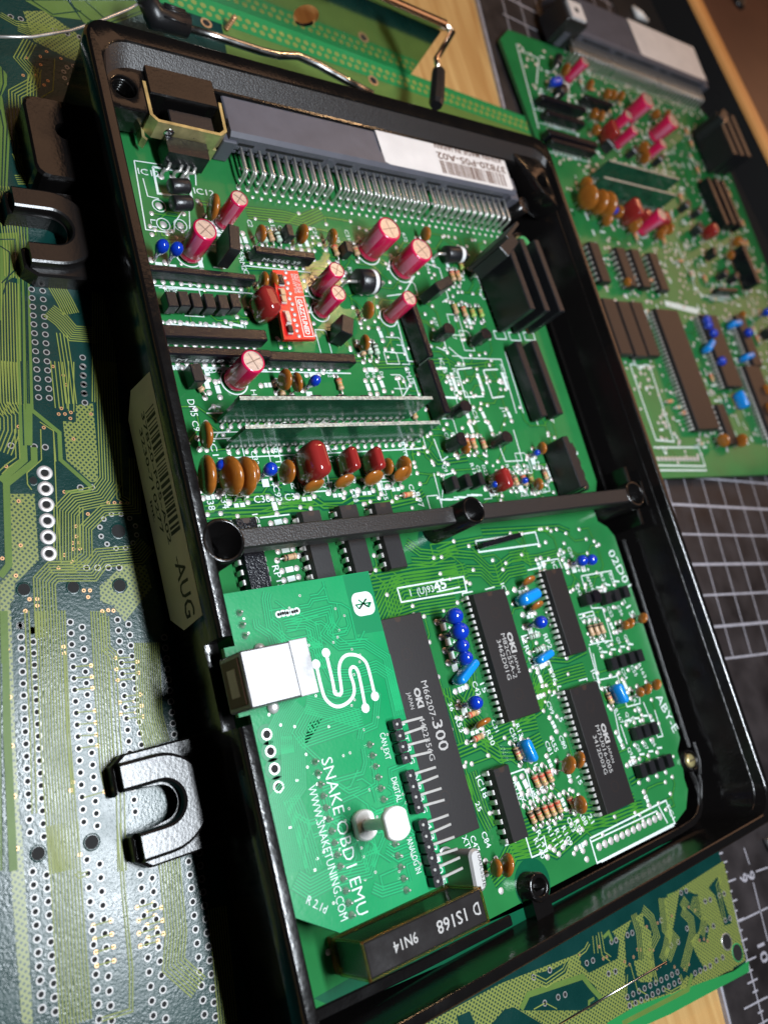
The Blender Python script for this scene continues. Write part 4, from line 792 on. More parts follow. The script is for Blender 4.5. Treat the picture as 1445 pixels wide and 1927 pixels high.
for p, a, sp in (((11.8,46.6), 3, 0), ((11.7,44.2), 4, 0), ((12.0,51.8), 3, 0), ((11.9,59.4), 4, 0), ((56.0,6.4), 6, 1), ((56.0,6.2), 6, 1), ((88.9,6.3), 8, 0), ((86.4,-10.7), -76, 1), ((66.6,-23.1), -78, 0), ((69.4,-23.2), -78, 0), ((66.6,-23.3), -78, 0), ((69.2,-23.3), -78, 0), ((112.2,-21.3), -78, 0), ((130.2,-20.5), -80, 0), ((21.2,143.8), -84, 0), ((23.2,144.0), -84, 0), ((41.7,145.2), -84, 0), ((44.4,145.5), -84, 0), ((52.6,97.8), -84, 0), ((55.2,97.9), -84, 0), ((58.1,98.9), -84, 0), ((0.8,98.1), -86, 0), ((3.6,96.8), -86, 0), ((89.2,88.3), -80, 0), ((96.2,88.2), -80, 0), ((108.1,88.1), -80, 0), ((112.4,34.8), -80, 0), ((125.0,12.6), -80, 1), ((122.5,-6.7), -80, 0), ((80.6,-20.5), -80, 1), ((81.2,-31.7), -80, 1)):
    A.jumper(p[0], p[1], a, split=bool(sp))
for s_, p, ang, cap in (('IC12', (-5.0,160.7), 0, 1.9), ('IC12', (10.5,157.2), 0, 1.9), ('L1', (-4.6,146.7), -90, 1.5), ('C65', (20.0,141.5), -86, 1.6), ('R65', (22.6,141.8), -86, 1.6), ('RM2', (19.5,137.6), -86, 1.6), ('C22', (20.0,133.9), -86, 1.6), ('R136', (32.9,152.0), -86, 1.5), ('C2', (25.3,150.9), -86, 1.5), ('C3', (35.5,150.4), -86, 1.4), ('C5', (38.4,150.8), -86, 1.4), ('C24', (47.7,151.6), -86, 1.4), ('R18', (16.8,129.4), -86, 1.4), ('C21', (92.1,135.3), -86, 1.4), ('R72', (84.0,154.4), -86, 1.4), ('C31', (60.1,152.3), -86, 1.4), ('R10', (55.7,150.6), -86, 1.4),
      ('C23', (14.9,116.8), -90, 1.6), ('RM8', (-5.1,124.7), 0, 1.5), ('J12', (-0.7,101.5), 0, 1.6), ('D20', (3.0,101.6), 0, 1.6), ('C4', (6.0,101.6), 0, 1.6), ('R15', (-4.1,101.7), 0, 1.6), ('H1', (13.1,96.7), -88, 1.6), ('DM5', (-5.7,93.9), -88, 1.9), ('C9', (-5.8,88.0), -88, 1.7), ('IC1', (-2.3,82.5), -88, 1.7), ('C34', (-2.8,68.6), -88, 1.8), ('C38', (-6.6,68.5), -88, 1.8), ('C92', (12.7,69.2), -88, 1.8), ('C36', (6.4,65.0), 0, 1.9), ('C39', (15.5,64.9), 0, 1.9), ('R100', (18.2,68.0), 0, 1.7), ('Q41 Q27', (23.4,67.8), 0, 1.4), ('R166', (34.3,68.3), 0, 1.5), ('C56', (36.7,66.4), -88, 1.5), ('C12', (32.0,78.7), -88, 1.6), ('R11', (15.2,79.6), -88, 1.6), ('C32', (8.7,79.2), -88, 1.6), ('IC5', (4.9,62.1), -88, 1.6), ('R21', (16.0,59.9), -88, 1.6), ('C25', (47.2,66.3), -88, 1.5), ('Q2', (39.2,103.1), -88, 1.4), ('E', (37.2,103.0), -88, 1.4), ('R5', (52.8,102.9), -88, 1.3), ('R6', (55.3,102.9), -88, 1.3), ('D4', (58.3,103.0), -88, 1.3),
      ('RP15', (7.0,48.1), -86, 1.9), ('RP16', (16.1,50.6), -86, 1.9), ('J11', (16.0,46.7), -86, 1.9), ('R97', (58.8,64.0), -86, 1.9), ('C85', (57.3,66.6), -86, 1.7), ('C66', (36.8,66.6), -86, 1.6), ('IC14', (27.8,60.7), -86, 1.5), ('IC16', (39.6,60.6), -86, 1.5), ('RM19', (68.6,104.5), -86, 1.7), ('IC15', (83.9,108.2), -86, 1.6), ('IC16', (88.4,104.7), -86, 1.6), ('IC14', (110.9,106.7), -86, 1.6), ('D91', (90.3,143.5), -86, 1.4), ('R7', (93.0,117.7), -86, 1.4), ('R27', (86.5,123.0), -86, 1.3), ('C51', (91.6,90.0), -86, 1.7), ('J14', (105.0,91.0), -86, 1.5), ('C6', (76.9,82.5), -86, 1.5), ('R80', (79.8,82.4), -86, 1.5), ('R79', (87.1,81.5), -86, 1.5), ('Q9', (72.4,72.1), -86, 1.5), ('R131', (83.9,71.9), -86, 1.4), ('C57', (86.1,71.1), -86, 1.4), ('D23', (88.7,71.0), -86, 1.4), ('R132', (99.2,70.7), -86, 1.4), ('D8', (102.1,69.9), -86, 1.4), ('C50', (104.6,70.5), -86, 1.4), ('R110', (108.6,68.8), 0, 1.4), ('A36 A15 A15', (101.8,59.3), 3, 1.4), ('R83', (65.1,82.8), -86, 1.3), ('R116', (58.7,79.8), -86, 1.4),
      ('C42', (60.3,7.3), -82, 1.7), ('15', (63.0,6.3), -82, 1.7), ('R53', (50.9,-0.6), -82, 1.7), ('R30', (60.3,-6.5), -82, 1.7), ('C31', (63.3,-4.2), -82, 1.4), ('C99', (86.0,-4.0), -82, 1.6), ('5', (89.1,-9.5), -82, 1.6), ('R134', (71.5,-7.3), -82, 1.6), ('C50', (68.9,-7.8), -82, 1.6), ('R113', (73.8,-16.1), -82, 1.6), ('C81', (80.8,-14.5), -82, 1.6), ('R55', (83.2,-14.3), -82, 1.6), ('C80', (86.9,-14.4), -82, 1.6), ('IC18', (52.5,-17.0), -82, 1.8), ('R115', (66.4,-27.7), 12, 1.7), ('R112', (71.0,-27.7), 12, 1.7), ('R116', (64.8,-21.8), -82, 1.5), ('C84', (49.3,-30.6), -82, 1.7), ('C47', (45.3,-30.4), -82, 1.7), ('XTL', (42.8,-29.6), -82, 1.7), ('R141', (68.0,-36.0), -80, 1.7), ('R140', (66.3,-37.6), -80, 1.7), ('R111', (72.2,-36.2), -80, 1.7), ('R110', (74.8,-37.7), -80, 1.7), ('R109', (77.6,-37.8), -80, 1.7), ('25', (50.0,-23.0), -82, 1.5), ('36', (50.0,3.6), -82, 1.4),
      ('C53', (80.5,-36.2), -78, 1.7), ('R56', (83.0,-37.7), -78, 1.7), ('R88', (85.9,-36.0), -78, 1.7), ('21', (89.0,-37.8), -78, 1.6), ('15', (89.0,-26.9), -78, 1.5), ('R96', (90.8,4.9), -80, 1.8), ('RP26', (92.9,15.2), -82, 1.9), ('RP27', (83.7,13.2), -82, 1.9), ('IC8', (81.8,33.0), -84, 1.6), ('IC7', (108.7,0.8), -80, 1.8), ('FC1', (123.4,-45.3), -78, 1.8), ('ABY-E', (135.1,-13.1), -76, 3.2), ('02D01', (134.8,36.9), -76, 3.4), ('1-15', (133.9,21.7), -76, 2.6), ('IC6', (106.2,36.7), -80, 1.7), ('C27', (111.3,40.7), -80, 1.5), ('C56', (115.6,40.6), -80, 1.5), ('J3', (111.6,18.0), -82, 1.5), ('J6', (114.5,17.9), -82, 1.5), ('J5', (116.8,17.9), -82, 1.5), ('Q43', (113.7,28.0), -80, 1.5), ('RM16', (120.1,29.9), -80, 1.5), ('R21', (127.1,30.0), -80, 1.5), ('R22', (131.6,29.6), -80, 1.5), ('C52', (125.4,18.9), -80, 1.5), ('C56', (130.5,18.5), -80, 1.5), ('R43', (115.1,8.7), -80, 1.5), ('J3', (119.4,8.5), -80, 1.5), ('Q5', (125.2,8.6), -80, 1.4), ('Q22', (129.3,8.7), -80, 1.4), ('R167', (113.8,-12.6), -78, 1.5), ('C54', (122.6,-1.4), -78, 1.5), ('C55', (127.7,-1.4), -78, 1.5), ('R163', (131.5,-1.6), -78, 1.5), ('R166', (123.7,-11.7), -78, 1.4), ('Q9', (114.1,-24.8), -78, 1.5), ('Q8', (118.2,-24.8), -78, 1.5), ('Q7', (121.9,-25.0), -78, 1.5), ('Q6', (126.1,-25.0), -78, 1.5), ('Q11', (118.1,-14.6), -78, 1.4), ('E', (116.6,-16.8), -78, 1.4), ('E', (120.3,-16.6), -78, 1.4), ('C40', (60.1,3.8), -82, 1.4), ('R9', (57.3,138.7), -86, 1.4)):
    lab(s_, p, ang, cap)
text(T, 'AUG', (131.7,77.2), (127.7,60.5), 5.0, .14, .03)
A.done(pcb)

# ------------------------------------------------------------------ plug-in emulator board above the main board
ZE = 11.0
emu = empty('emulator_board', (8, 3, 0)); tag(emu, 'bright green plug-in board with white snake emblem, square metal socket and white nylon spacer', 'circuit board')
def E_(p): return (p[0]-8, p[1]-3)
ep = [(-12.9, 41.0), (27.7, 41.1), (27.2, -35.4), (-3.6, -35.4), (-12.9, -29.0)]
b = MB(); b.prism([E_(p) for p in ep], ZE-1.6, ZE, 1); b.m[-1] = 0; b.m[-2] = 0; obj('board', b, ['emu', 'edge'], emu)
b = MB(); b.box(-15.6-8, 13.6-3, ZE-1.6, -12.92-8, 29-3, ZE-.02); obj('board_tongue', b, ['emu'], emu)
G = Art()
def gb(pts, n, pitch=.62, wd=.26):
    pts = [E_(p) for p in pts]; G.dark.ribbon(pts, n*pitch+.22, ZE+G.z(.012))
    for i in range(n): G.tr.ribbon(offset(pts, (i-(n-1)/2)*pitch), wd, ZE+G.z(.055))
def gpad(p, r=.8, h=.7, z=ZE): p = E_(p); G.pad.dome(p[0], p[1], z+.02, r, h)
G.dark.flat([E_(p) for p in ((19.7,40.9), (27.6,41.0), (27.6,25.5), (19.6,25.9))], ZE+.01)
for pts, n in (([(13.6,40.3), (13.8,35.0), (17.2,34.1), (19.3,32.5), (19.0,24.9), (22.4,24.3)], 1), ([(0.4,32.3), (13.4,33.1), (13.1,29.8), (10.6,27.7), (13.8,24.2), (21.0,23.5), (26.4,18.9), (26.2,5.7)], 4), ([(1.0,31.5), (6.1,31.0), (8.2,29.5), (7.8,23.9), (9.8,17.8), (14.6,16.9), (22.7,17.4), (25.9,14.6), (25.4,4.5)], 5), ([(-1.9,39.7), (-2.7,38.1), (-3.2,31.8), (0.0,27.8), (3.2,26.2)], 4), ([(-6.4,34.1), (-6.5,32.4), (-3.7,29.8), (-3.4,27.4)], 3),
     ([(-1.0,13.9), (-3.9,11.6), (-7.0,8.3), (-7.5,3.6)], 12), ([(3.0,11.0), (-1.3,7.0), (-0.8,5.9), (14.9,6.5)], 8), ([(1.1,12.8), (8.2,9.5), (14.4,6.3)], 9), ([(7.1,14.2), (9.3,13.0), (19.4,12.6), (21.0,10.5), (18.1,4.0), (14.0,3.6), (13.0,1.8)], 3), ([(-4.0,6.7), (-6.3,-3.2), (-10.1,-5.8), (-10.6,-20.5)], 12), ([(-7.8,-5.8), (-6.7,-12.0), (-6.2,-21.3)], 7), ([(-11.0,-21.9), (-8.3,-24.7), (-3.1,-24.3), (6.5,-25.5), (9.4,-21.7)], 7), ([(-1.9,4.1), (1.4,-0.2), (3.7,-5.3), (11.4,-5.6), (12.9,-3.5), (13.2,-0.4)], 2), ([(4.4,-10.0), (11.5,-9.5), (14.3,-8.9), (15.1,-3.7)], 2), ([(6.9,-29.6), (9.0,-31.3), (14.5,-31.8)], 4), ([(18.5,-10.0), (19.1,-6.9), (23.8,-6.7)], 2), ([(-3.7,-18.2), (1.9,-18.6), (9.8,-17.7)], 5), ([(5.1,27.2), (7.6,24.6), (7.1,19.8)], 6)):
    gb(pts, n, .62 if n < 9 else .5, .26 if n < 9 else .22)
rnd2 = random.Random(21)
for x0, y0, x1, y1, k in ((-6, 24, 16, 38, 16), (-9, -26, 20, -6, 22), (-2, -32, 22, -8, 12)):
    for _ in range(k):
        x, y = rnd2.uniform(x0, x1), rnd2.uniform(y0, y1); a = rnd2.choice((0, -90, -45)); p = [(x, y)]
        for _ in range(3):
            l = rnd2.uniform(1.5, 4.5); x += l*math.cos(R_(a)); y += l*math.sin(R_(a)); a += rnd2.choice((-45, 45)); p.append((min(24, max(-11, x)), min(39, max(-28, y))))
        gb(p, rnd2.choice((1, 2, 2)))
for _ in range(70): x, y = rnd2.uniform(-10, 22), rnd2.uniform(-30, 38); q = E_((x, y)); G.pad.ring(q[0], q[1], ZE+.075, .16, .34, 0, 8)
for p in [(-0.4,34.2), (0.8,34.3), (2.0,34.2), (3.4,34.2), (4.6,34.3)]: q = E_(p); G.silk.ring(q[0], q[1], ZE+.09, .42, .85, 0, 14)
holes = MB()
for p in [(-0.4,34.2), (0.8,34.3), (2.0,34.2), (3.4,34.2), (4.6,34.3)]: q = E_(p); holes.disc(*q, ZE+.085, .44, 0, 12)
for p in ((-10.1,8.6), (-10.1,4.9), (-10.1,1.1), (-10.1,-2.8)):
    q = E_(p); b = MB(); b.ring(q[0], q[1], ZE+.075, .92, 1.28, 0, 24); obj('plated_hole', b, ['tin'], emu); G.dark.disc(q[0], q[1], ZE+.05, 2.3, 0, 24); holes.disc(q[0], q[1], ZE+.066, .93, 0, 20)
obj('hole_dark', holes, ['hole'], emu, stuff=True)
# pins of the two long sockets and of the three-pin header, each soldered joint with its lead tip
for p in [(0, -2.54*i) for i in range(14)]+[(15.24, -2.54*i) for i in range(14)]+[(-10.1,36.1), (-10.1,33.3), (-10.0,30.8)]:
    q = E_(p); b = MB()
    if 'emuj' not in CACHE: b.lathe([(.82, 0), (.72, .3), (.42, .7), (.33, 1.3), (.28, 1.7), (.01, 1.75)], 0, 10)
    obj('solder_joint', b, ['tin'], emu, (q[0], q[1], ZE), key='emuj'); G.dark.disc(q[0], q[1], ZE+.052, 1.05, 0, 14)
# metal socket shell
ux, uy = -7.3, 20.5; q = E_((ux, uy)); b = MB()
b.box(-10.2, -6.05, ZE+.1, 6.0, 6.05, ZE+10.9, 0, .35); b.box(1.6, -6.15, ZE+10.6, 6.1, 6.15, ZE+11.12, 0, .1)
usb = obj('usb_socket', b, ['shell'], emu, (q[0], q[1], 0)); sm(usb, 30)
b = MB(); b.box(6.0, -6.0, ZE+.1, 6.3, 6.0, ZE+10.6, 0, .1); b.add([(2.0, -6.02, ZE+10.93), (2.12, -6.02, ZE+10.93), (2.12, 6.02, ZE+10.93), (2.0, 6.02, ZE+10.93)], [(0, 1, 2, 3)], 1); obj('seam', b, ['shell', 'bblack'], usb)
b = MB(); b.box(-10.5, -5.0, ZE+1.2, -10.15, 5.0, ZE+9.6, 0, .1); obj('socket_mouth', b, ['carmine'], usb); b = MB(); b.box(-10.6, -3.0, ZE+3.4, -10.3, 3.0, ZE+7.6, 0, .1); obj('socket_tongue', b, ['labelwhite'], usb)
for sy in (-1, 1): b = MB(); b.lathe([(1.5, ZE), (1.4, ZE+.6), (.6, ZE+1.3)], 0, 14, 'z', (0, sy*6.6, 0)); obj('shell_tab', b, ['solder'], usb)
# right-angle pin header, three groups
hp = [(24.6,2.8), (24.4,-0.0), (24.4,-2.7), (24.3,-5.3), (25.0,-9.4), (25.1,-11.9), (24.9,-14.3), (24.8,-16.9), (24.8,-20.8), (24.7,-23.3), (24.6,-25.9), (24.5,-28.4), (24.6,-31.0), (24.4,-33.5)]
for g0, g1 in ((0, 4), (4, 8), (8, 14)):
    y0, y1 = hp[g0][1], hp[g1-1][1]; st = (y1-y0)/(g1-g0-1); xc = 24.1
    b = MB()
    for i in range(g1-g0): b.prism([(xx-8, yy-3) for xx, yy in ((xc-2.6, y0+i*st+1.0), (xc-2.2, y0+i*st+1.25), (xc-.3, y0+i*st+1.25), (xc, y0+i*st+1.0), (xc, y0+i*st-1.0), (xc-.3, y0+i*st-1.25), (xc-2.2, y0+i*st-1.25), (xc-2.6, y0+i*st-1.0))], ZE+.02, ZE+2.5)
    h = obj('pin_header', b, ['blackplastic'], emu)
    for i in range(g1-g0):
        pb = MB()
        if 'hdrpin' not in CACHE: pb.box(-.4, -.32, -.32, 7.2, .32, .32, 0, .06); pb.tube([(-1.5, 0, .9), (-1.5, 0, 1.35)], .35, 0, 8)
        obj('pin', pb, ['tin'], h, (xc-8, y0+i*st-3, ZE+1.3), -1.5+3*math.sin(i*1.7), key='hdrpin')
# white nylon spacer
q = E_((8.0, -16.4)); b = MB()
def ovalish(w_, h_, z_): return [(min(w_*.8, max(-w_*.8, w_*math.cos(a))), h_*math.sin(a), z_) for a in [2*math.pi*i/32 for i in range(32)]]
b.loft([ovalish(3.1, 3.2, 0), ovalish(3.3, 3.4, .3), ovalish(3.3, 3.4, 1.6), ovalish(3.0, 3.1, 2.0)], 0, False); sp = obj('nylon_spacer', b, ['nylon'], emu, (q[0], q[1], ZE)); sm(sp, 40)
b = MB(); b.lathe([(1.35, 1.9), (1.25, 2.6), (1.2, 12.0), (1.5, 12.5)], 0, 20); obj('stem', b, ['nylon'], sp)
b = MB(); b.loft([ovalish(3.5, 3.2, 12.4), ovalish(3.8, 3.55, 12.8), ovalish(3.8, 3.55, 14.0), ovalish(3.5, 3.3, 14.4)], 0, False); o = obj('head', b, ['nylon'], sp); sm(o, 40)
# printed emblem and lettering
ET = ('lettering', emu, 'silk')
def et(s_, a, b_, cap, bold=0.0): text(ET, s_, E_(a), E_(b_), cap, ZE+.12, bold)
et('SNAKE OBD1 EMU', (1.6,0.1), (1.4,-33.9), 2.9, -.008); et('WWW.SNAKETUNING.COM', (-3.3,-4.7), (-2.9,-33.4), 2.0, -.006); et('R 2.1d', (-10.0,-27.1), (-6.1,-30.6), 1.7)
et('CAN EXT', (18.7,1.8), (18.6,-4.5), 1.55); et('DIGITAL', (18.7,-8.8), (18.7,-14.4), 1.6); et('ANALOG IN', (18.7,-22.9), (19.0,-30.8), 1.6)
for s_, p in zip('REGD1234', ()): pass
for i, p in enumerate(hp): et('LTRGNRBG432105'[i], (25.2, p[1]-.4), (25.2, p[1]-1.9), 1.4)
b = MB()
def pth(*pp): return [E_(p) for p in pp]
def arc(c, r, a0, a1, n=12): return [(c[0]+r*math.cos(R_(a0+(a1-a0)*i/n)), c[1]+r*math.sin(R_(a0+(a1-a0)*i/n))) for i in range(n+1)]
def smoothp(p, it=3):
    for _ in range(it):
        q = [p[0]]
        for a, c in zip(p[:-1], p[1:]): q += [(a[0]*.75+c[0]*.25, a[1]*.75+c[1]*.25), (a[0]*.25+c[0]*.75, a[1]*.25+c[1]*.75)]
        p = q+[p[-1]]
    return p
e1 = smoothp([(9.6,23.2), (9.5,15.1), (9.1,13.3), (11.1,12.8), (11.5,15.0), (12.0,19.5), (14.4,21.8), (17.7,21.3), (20.0,19.4), (20.3,16.8), (20.1,10.5)])
e2 = smoothp([(6.2,21.1), (6.1,15.5), (6.3,12.7), (8.5,10.3), (11.8,10.4), (14.4,11.9), (15.1,14.3), (14.6,17.6), (15.9,18.8), (17.1,17.8), (17.1,14.9), (16.6,8.4)])
for e in (e1, e2):
    b.ribbon([E_(p) for p in e], .85, ZE+.12)
    for p in (e[0], e[-1]): b.disc(*E_(p), ZE+.125, 1.15, 0, 20)
obj('emblem', b, ['silk'], emu)
b = MB(); c = E_((23.6,33.1)); b.loft([[(c[0]+x, c[1]+y, ZE+.09) for x, y, _ in rrect(-3.2, -3.0, 3.2, 3.0, 1.9, 6, 0)], [(c[0]+x, c[1]+y, ZE+.11) for x, y, _ in rrect(-3.2, -3.0, 3.2, 3.0, 1.9, 6, 0)]]); o = obj('wireless_mark', b, ['silk'], emu)
b = MB(); b.ribbon([(c[0]-1.5, c[1]-1.1), (c[0]+1.3, c[1]+1.1), (c[0]+2.4, c[1]+.1)][:2], .36, ZE+.13)
for L_ in ([(-1.2, 1.2), (1.0, -.9)], [(1.0, -.9), (1.9, .0)], [(-2.4, 0), (2.4, 0)], [(-1.6, -1.1), (1.1, 1.1)], [(-2.3, 0), (-1.6, -1.1)], [(2.3, 0), (1.4, -1.1)], [(-1.6, -1.1), (0, .1)], [(1.4, -1.1), (0, .1)]): b.ribbon([(c[0]+x, c[1]+y) for x, y in L_], .36, ZE+.13)
obj('rune', b, ['emudark'], o)
b = MB(); 
G.done(emu, ('emudark', 'emutrace', 'tin', 'silk'))
b = MB(); b.box(-1.3, -18, -2.2, 1.3, 18, 9.4); 
for x in (0, 15.24): 
    bb = MB(); bb.box(-1.25, -17.8, -8.6, 1.25, 17.8, -.05, 0, .1); o = obj('socket_strip', bb, ['blackplastic'], emu, (x-8, -16.51-3, ZE-1.6))

# ------------------------------------------------------------------ large bare green board under the case
ZM = -12.4; MO = (50, 60)
mbd = empty('bare_circuit_board', (MO[0], MO[1], ZM-1.6)); tag(mbd, 'large bare olive green board with rows of empty plated holes under the case', 'circuit board')
def m_(p): return (p[0]-MO[0], p[1]-MO[1])
ux_, uy_ = (.9914, -.1305), (.1305, .9914)
def mrel(a, c): return (153.6-a*ux_[0]+c*uy_[0], -104-a*ux_[1]+c*uy_[1])
b = MB(); b.prism([m_(p) for p in ((152.6, -104), (-100, -67), (-100, 257.2), (193.5, 235.4), (153.6, -103))], 0, 1.6, 1); b.m[-1] = 0; b.m[-2] = 0; obj('board', b, ['mbmask', 'bright_edge'], mbd)
B = Art(); plane = MB(); hat = MB(); hol = MB()
def mb_b(pts, n, pitch=.56, wd=.27):
    pts = [m_(p) for p in pts]
    for i in range(n): B.tr.ribbon(offset(pts, (i-(n-1)/2)*pitch*1.06), wd, 1.6+B.z(.1))
def mb_plane(pts): plane.flat([m_(p) for p in pts], 1.6+B.z(.012))
def mb_band(pts, wd): plane.ribbon([m_(p) for p in pts], wd, 1.6+B.z(.1))
def mb_hatch(pts): hat.flat([m_(p) for p in pts], 1.6+B.z(.012))
def mb_hole(p, r=.55, R=.82): p = m_(p); B.pad.ring(p[0], p[1], 1.70, r, R, 0, 16); hol.disc(p[0], p[1], 1.69, r*1.02, 0, 16)
via = MB()
def mb_via(p): p = m_(p); via.ring(p[0], p[1], 1.68, .2, .46, 0, 10); hol.disc(p[0], p[1], 1.675, .24, 0, 8)
def row(a, c, n, r=.55, R=.82):
    for i in range(n): t = i/(n-1) if n > 1 else 0; mb_hole((a[0]+(c[0]-a[0])*t, a[1]+(c[1]-a[1])*t), r, R)
for a, c, n in (((-50.8,45.2), (-55.7,2.0), 18), ((-48.5,43.7), (-53.2,0.4), 18), ((-56.4,-5.6), (-58.7,-30.9), 11), ((-53.9,-7.1), (-56.4,-32.4), 11), ((-40.2,44.2), (-44.9,0.9), 18), ((-37.8,42.6), (-42.3,-0.7), 18), ((-45.6,-6.7), (-48.6,-37.1), 12), ((-43.2,-8.4), (-46.3,-38.3), 12), ((-29.5,43.0), (-33.8,-0.2), 18), ((-27.1,41.5), (-29.6,13.6), 12), ((-35.0,-10.4), (-38.0,-40.8), 12), ((-32.6,-12.0), (-35.6,-42.4), 12), ((-19.2,36.9), (-21.6,14.0), 10), ((-23.9,-11.2), (-27.4,-45.0), 13), ((-21.4,-13.0), (-25.1,-46.4), 13),
        ((-34.6,132.7), (-38.0,100.3), 14), ((-31.9,132.5), (-35.5,100.1), 14), ((-25.9,108.7), (-27.1,98.8), 5), ((-46.2,87.9), (-38.6,87.2), 4), ((-32.2,76.4), (-29.5,76.3), 2), ((-34.3,56.4), (-26.7,55.5), 4), ((-50.9,45.2), (-48.5,43.7), 2), ((-26.5,217.2), (-23.8,217.3), 2), ((-14.6,216.4), (-4.1,215.9), 4), ((-20.3,185.7), (-17.6,185.6), 2), ((-25.4,111.4), (-26.8,101.4), 5),
        ((95.9,-91.4), (119.6,-93.8), 10), ((95.8,-93.8), (119.4,-96.3), 10), ((127.3,-97.1), (135.2,-98.0), 4), ((138.9,-97.8), (142.4,-98.2), 2), ((91.3,-83.2), (94.2,-83.7), 2), ((84.2,-77.5), (86.8,-77.8), 2), ((96.1,-76.1), (98.1,-76.4), 2), ((103.4,-76.9), (105.6,-77.1), 2), ((70.3,-81.1), (73.0,-81.5), 2), ((120.5,-86.3), (124.1,-86.6), 2), ((142.6,-80.8), (145.3,-81.2), 2), ((132.5,-74.6), (135.2,-74.9), 2), ((149.5,-89.2), (152.1,-89.5), 2), ((150.4,-81.6), (153.2,-82.0), 2), ((139.0,-88.3), (142.8,-88.6), 2), ((70.0,-73.9), (70.1,-74.0), 1), ((65.1,-80.5), (65.1,-80.5), 1), ((63.8,-73.3), (63.8,-73.3), 1), ((119.6,-78.5), (130.0,-84.7), 2)):
    row(a, c, n)
for a, c in ((0, 1),):
    p0, p1 = (-39.8,80.7), (-42.1,60.9)
    for i in range(6):
        p = m_((p0[0]+(p1[0]-p0[0])*i/5, p0[1]+(p1[1]-p0[1])*i/5)); b = MB(); b.lathe([(1.85, 0), (1.75, .12), (1.05, .16), (.9, .05)], 0, 24); b.f.pop(); b.m.pop(); b.sm.pop(); b.f.pop(); b.m.pop(); b.sm.pop(); b.disc(0, 0, .05, .92, 1, 20); obj('plated_hole', b, ['solder', 'hole'], mbd, (p[0], p[1], 1.62), key='bigring')
for p, r in (((-48.8,53.2), 1.35), ((-38.1,52.2), 1.35), ((-27.4,51.1), 1.5), ((-44.0,-3.6), 1.45), ((-54.8,-2.5), 1.35), ((-42.7,78.9), .9), ((-25.1,64.6), 1.7), ((-10.5,200.6), 1.8)):
    q = m_(p); b = MB(); b.lathe([(r+.4, 0), (r+.3, .06), (r, .06)], 0, 24); b.f.pop(); b.m.pop(); b.sm.pop(); b.f.pop(); b.m.pop(); b.sm.pop(); b.disc(0, 0, .04, r+.02, 1, 22); obj('mounting_hole', b, ['mbmask', 'hole'], mbd, (q[0], q[1], 1.62), key='mh%.2f' % r)
for c, rr in (((-25.1,64.6), 4.5), ((-10.5,200.6), 4.3)):
    for i in range(12): mb_hole((c[0]+rr*math.cos(i*math.pi/6+.2), c[1]+rr*math.sin(i*math.pi/6+.2)), .35, .68)
for p, r in (((146.8,-95.0), 2.3), ((150.3,-99.7), 2.5)):
    q = m_(p); b = MB(); b.lathe([(r+.35, 0), (r+.3, .1), (r, .1)], 0, 26); b.f.pop(); b.m.pop(); b.sm.pop(); b.f.pop(); b.m.pop(); b.sm.pop(); b.disc(0, 0, .06, r+.02, 1, 24); obj('mounting_hole', b, ['tin' if r < 2.4 else 'bright_edge', 'hole'], mbd, (q[0], q[1], 1.62))
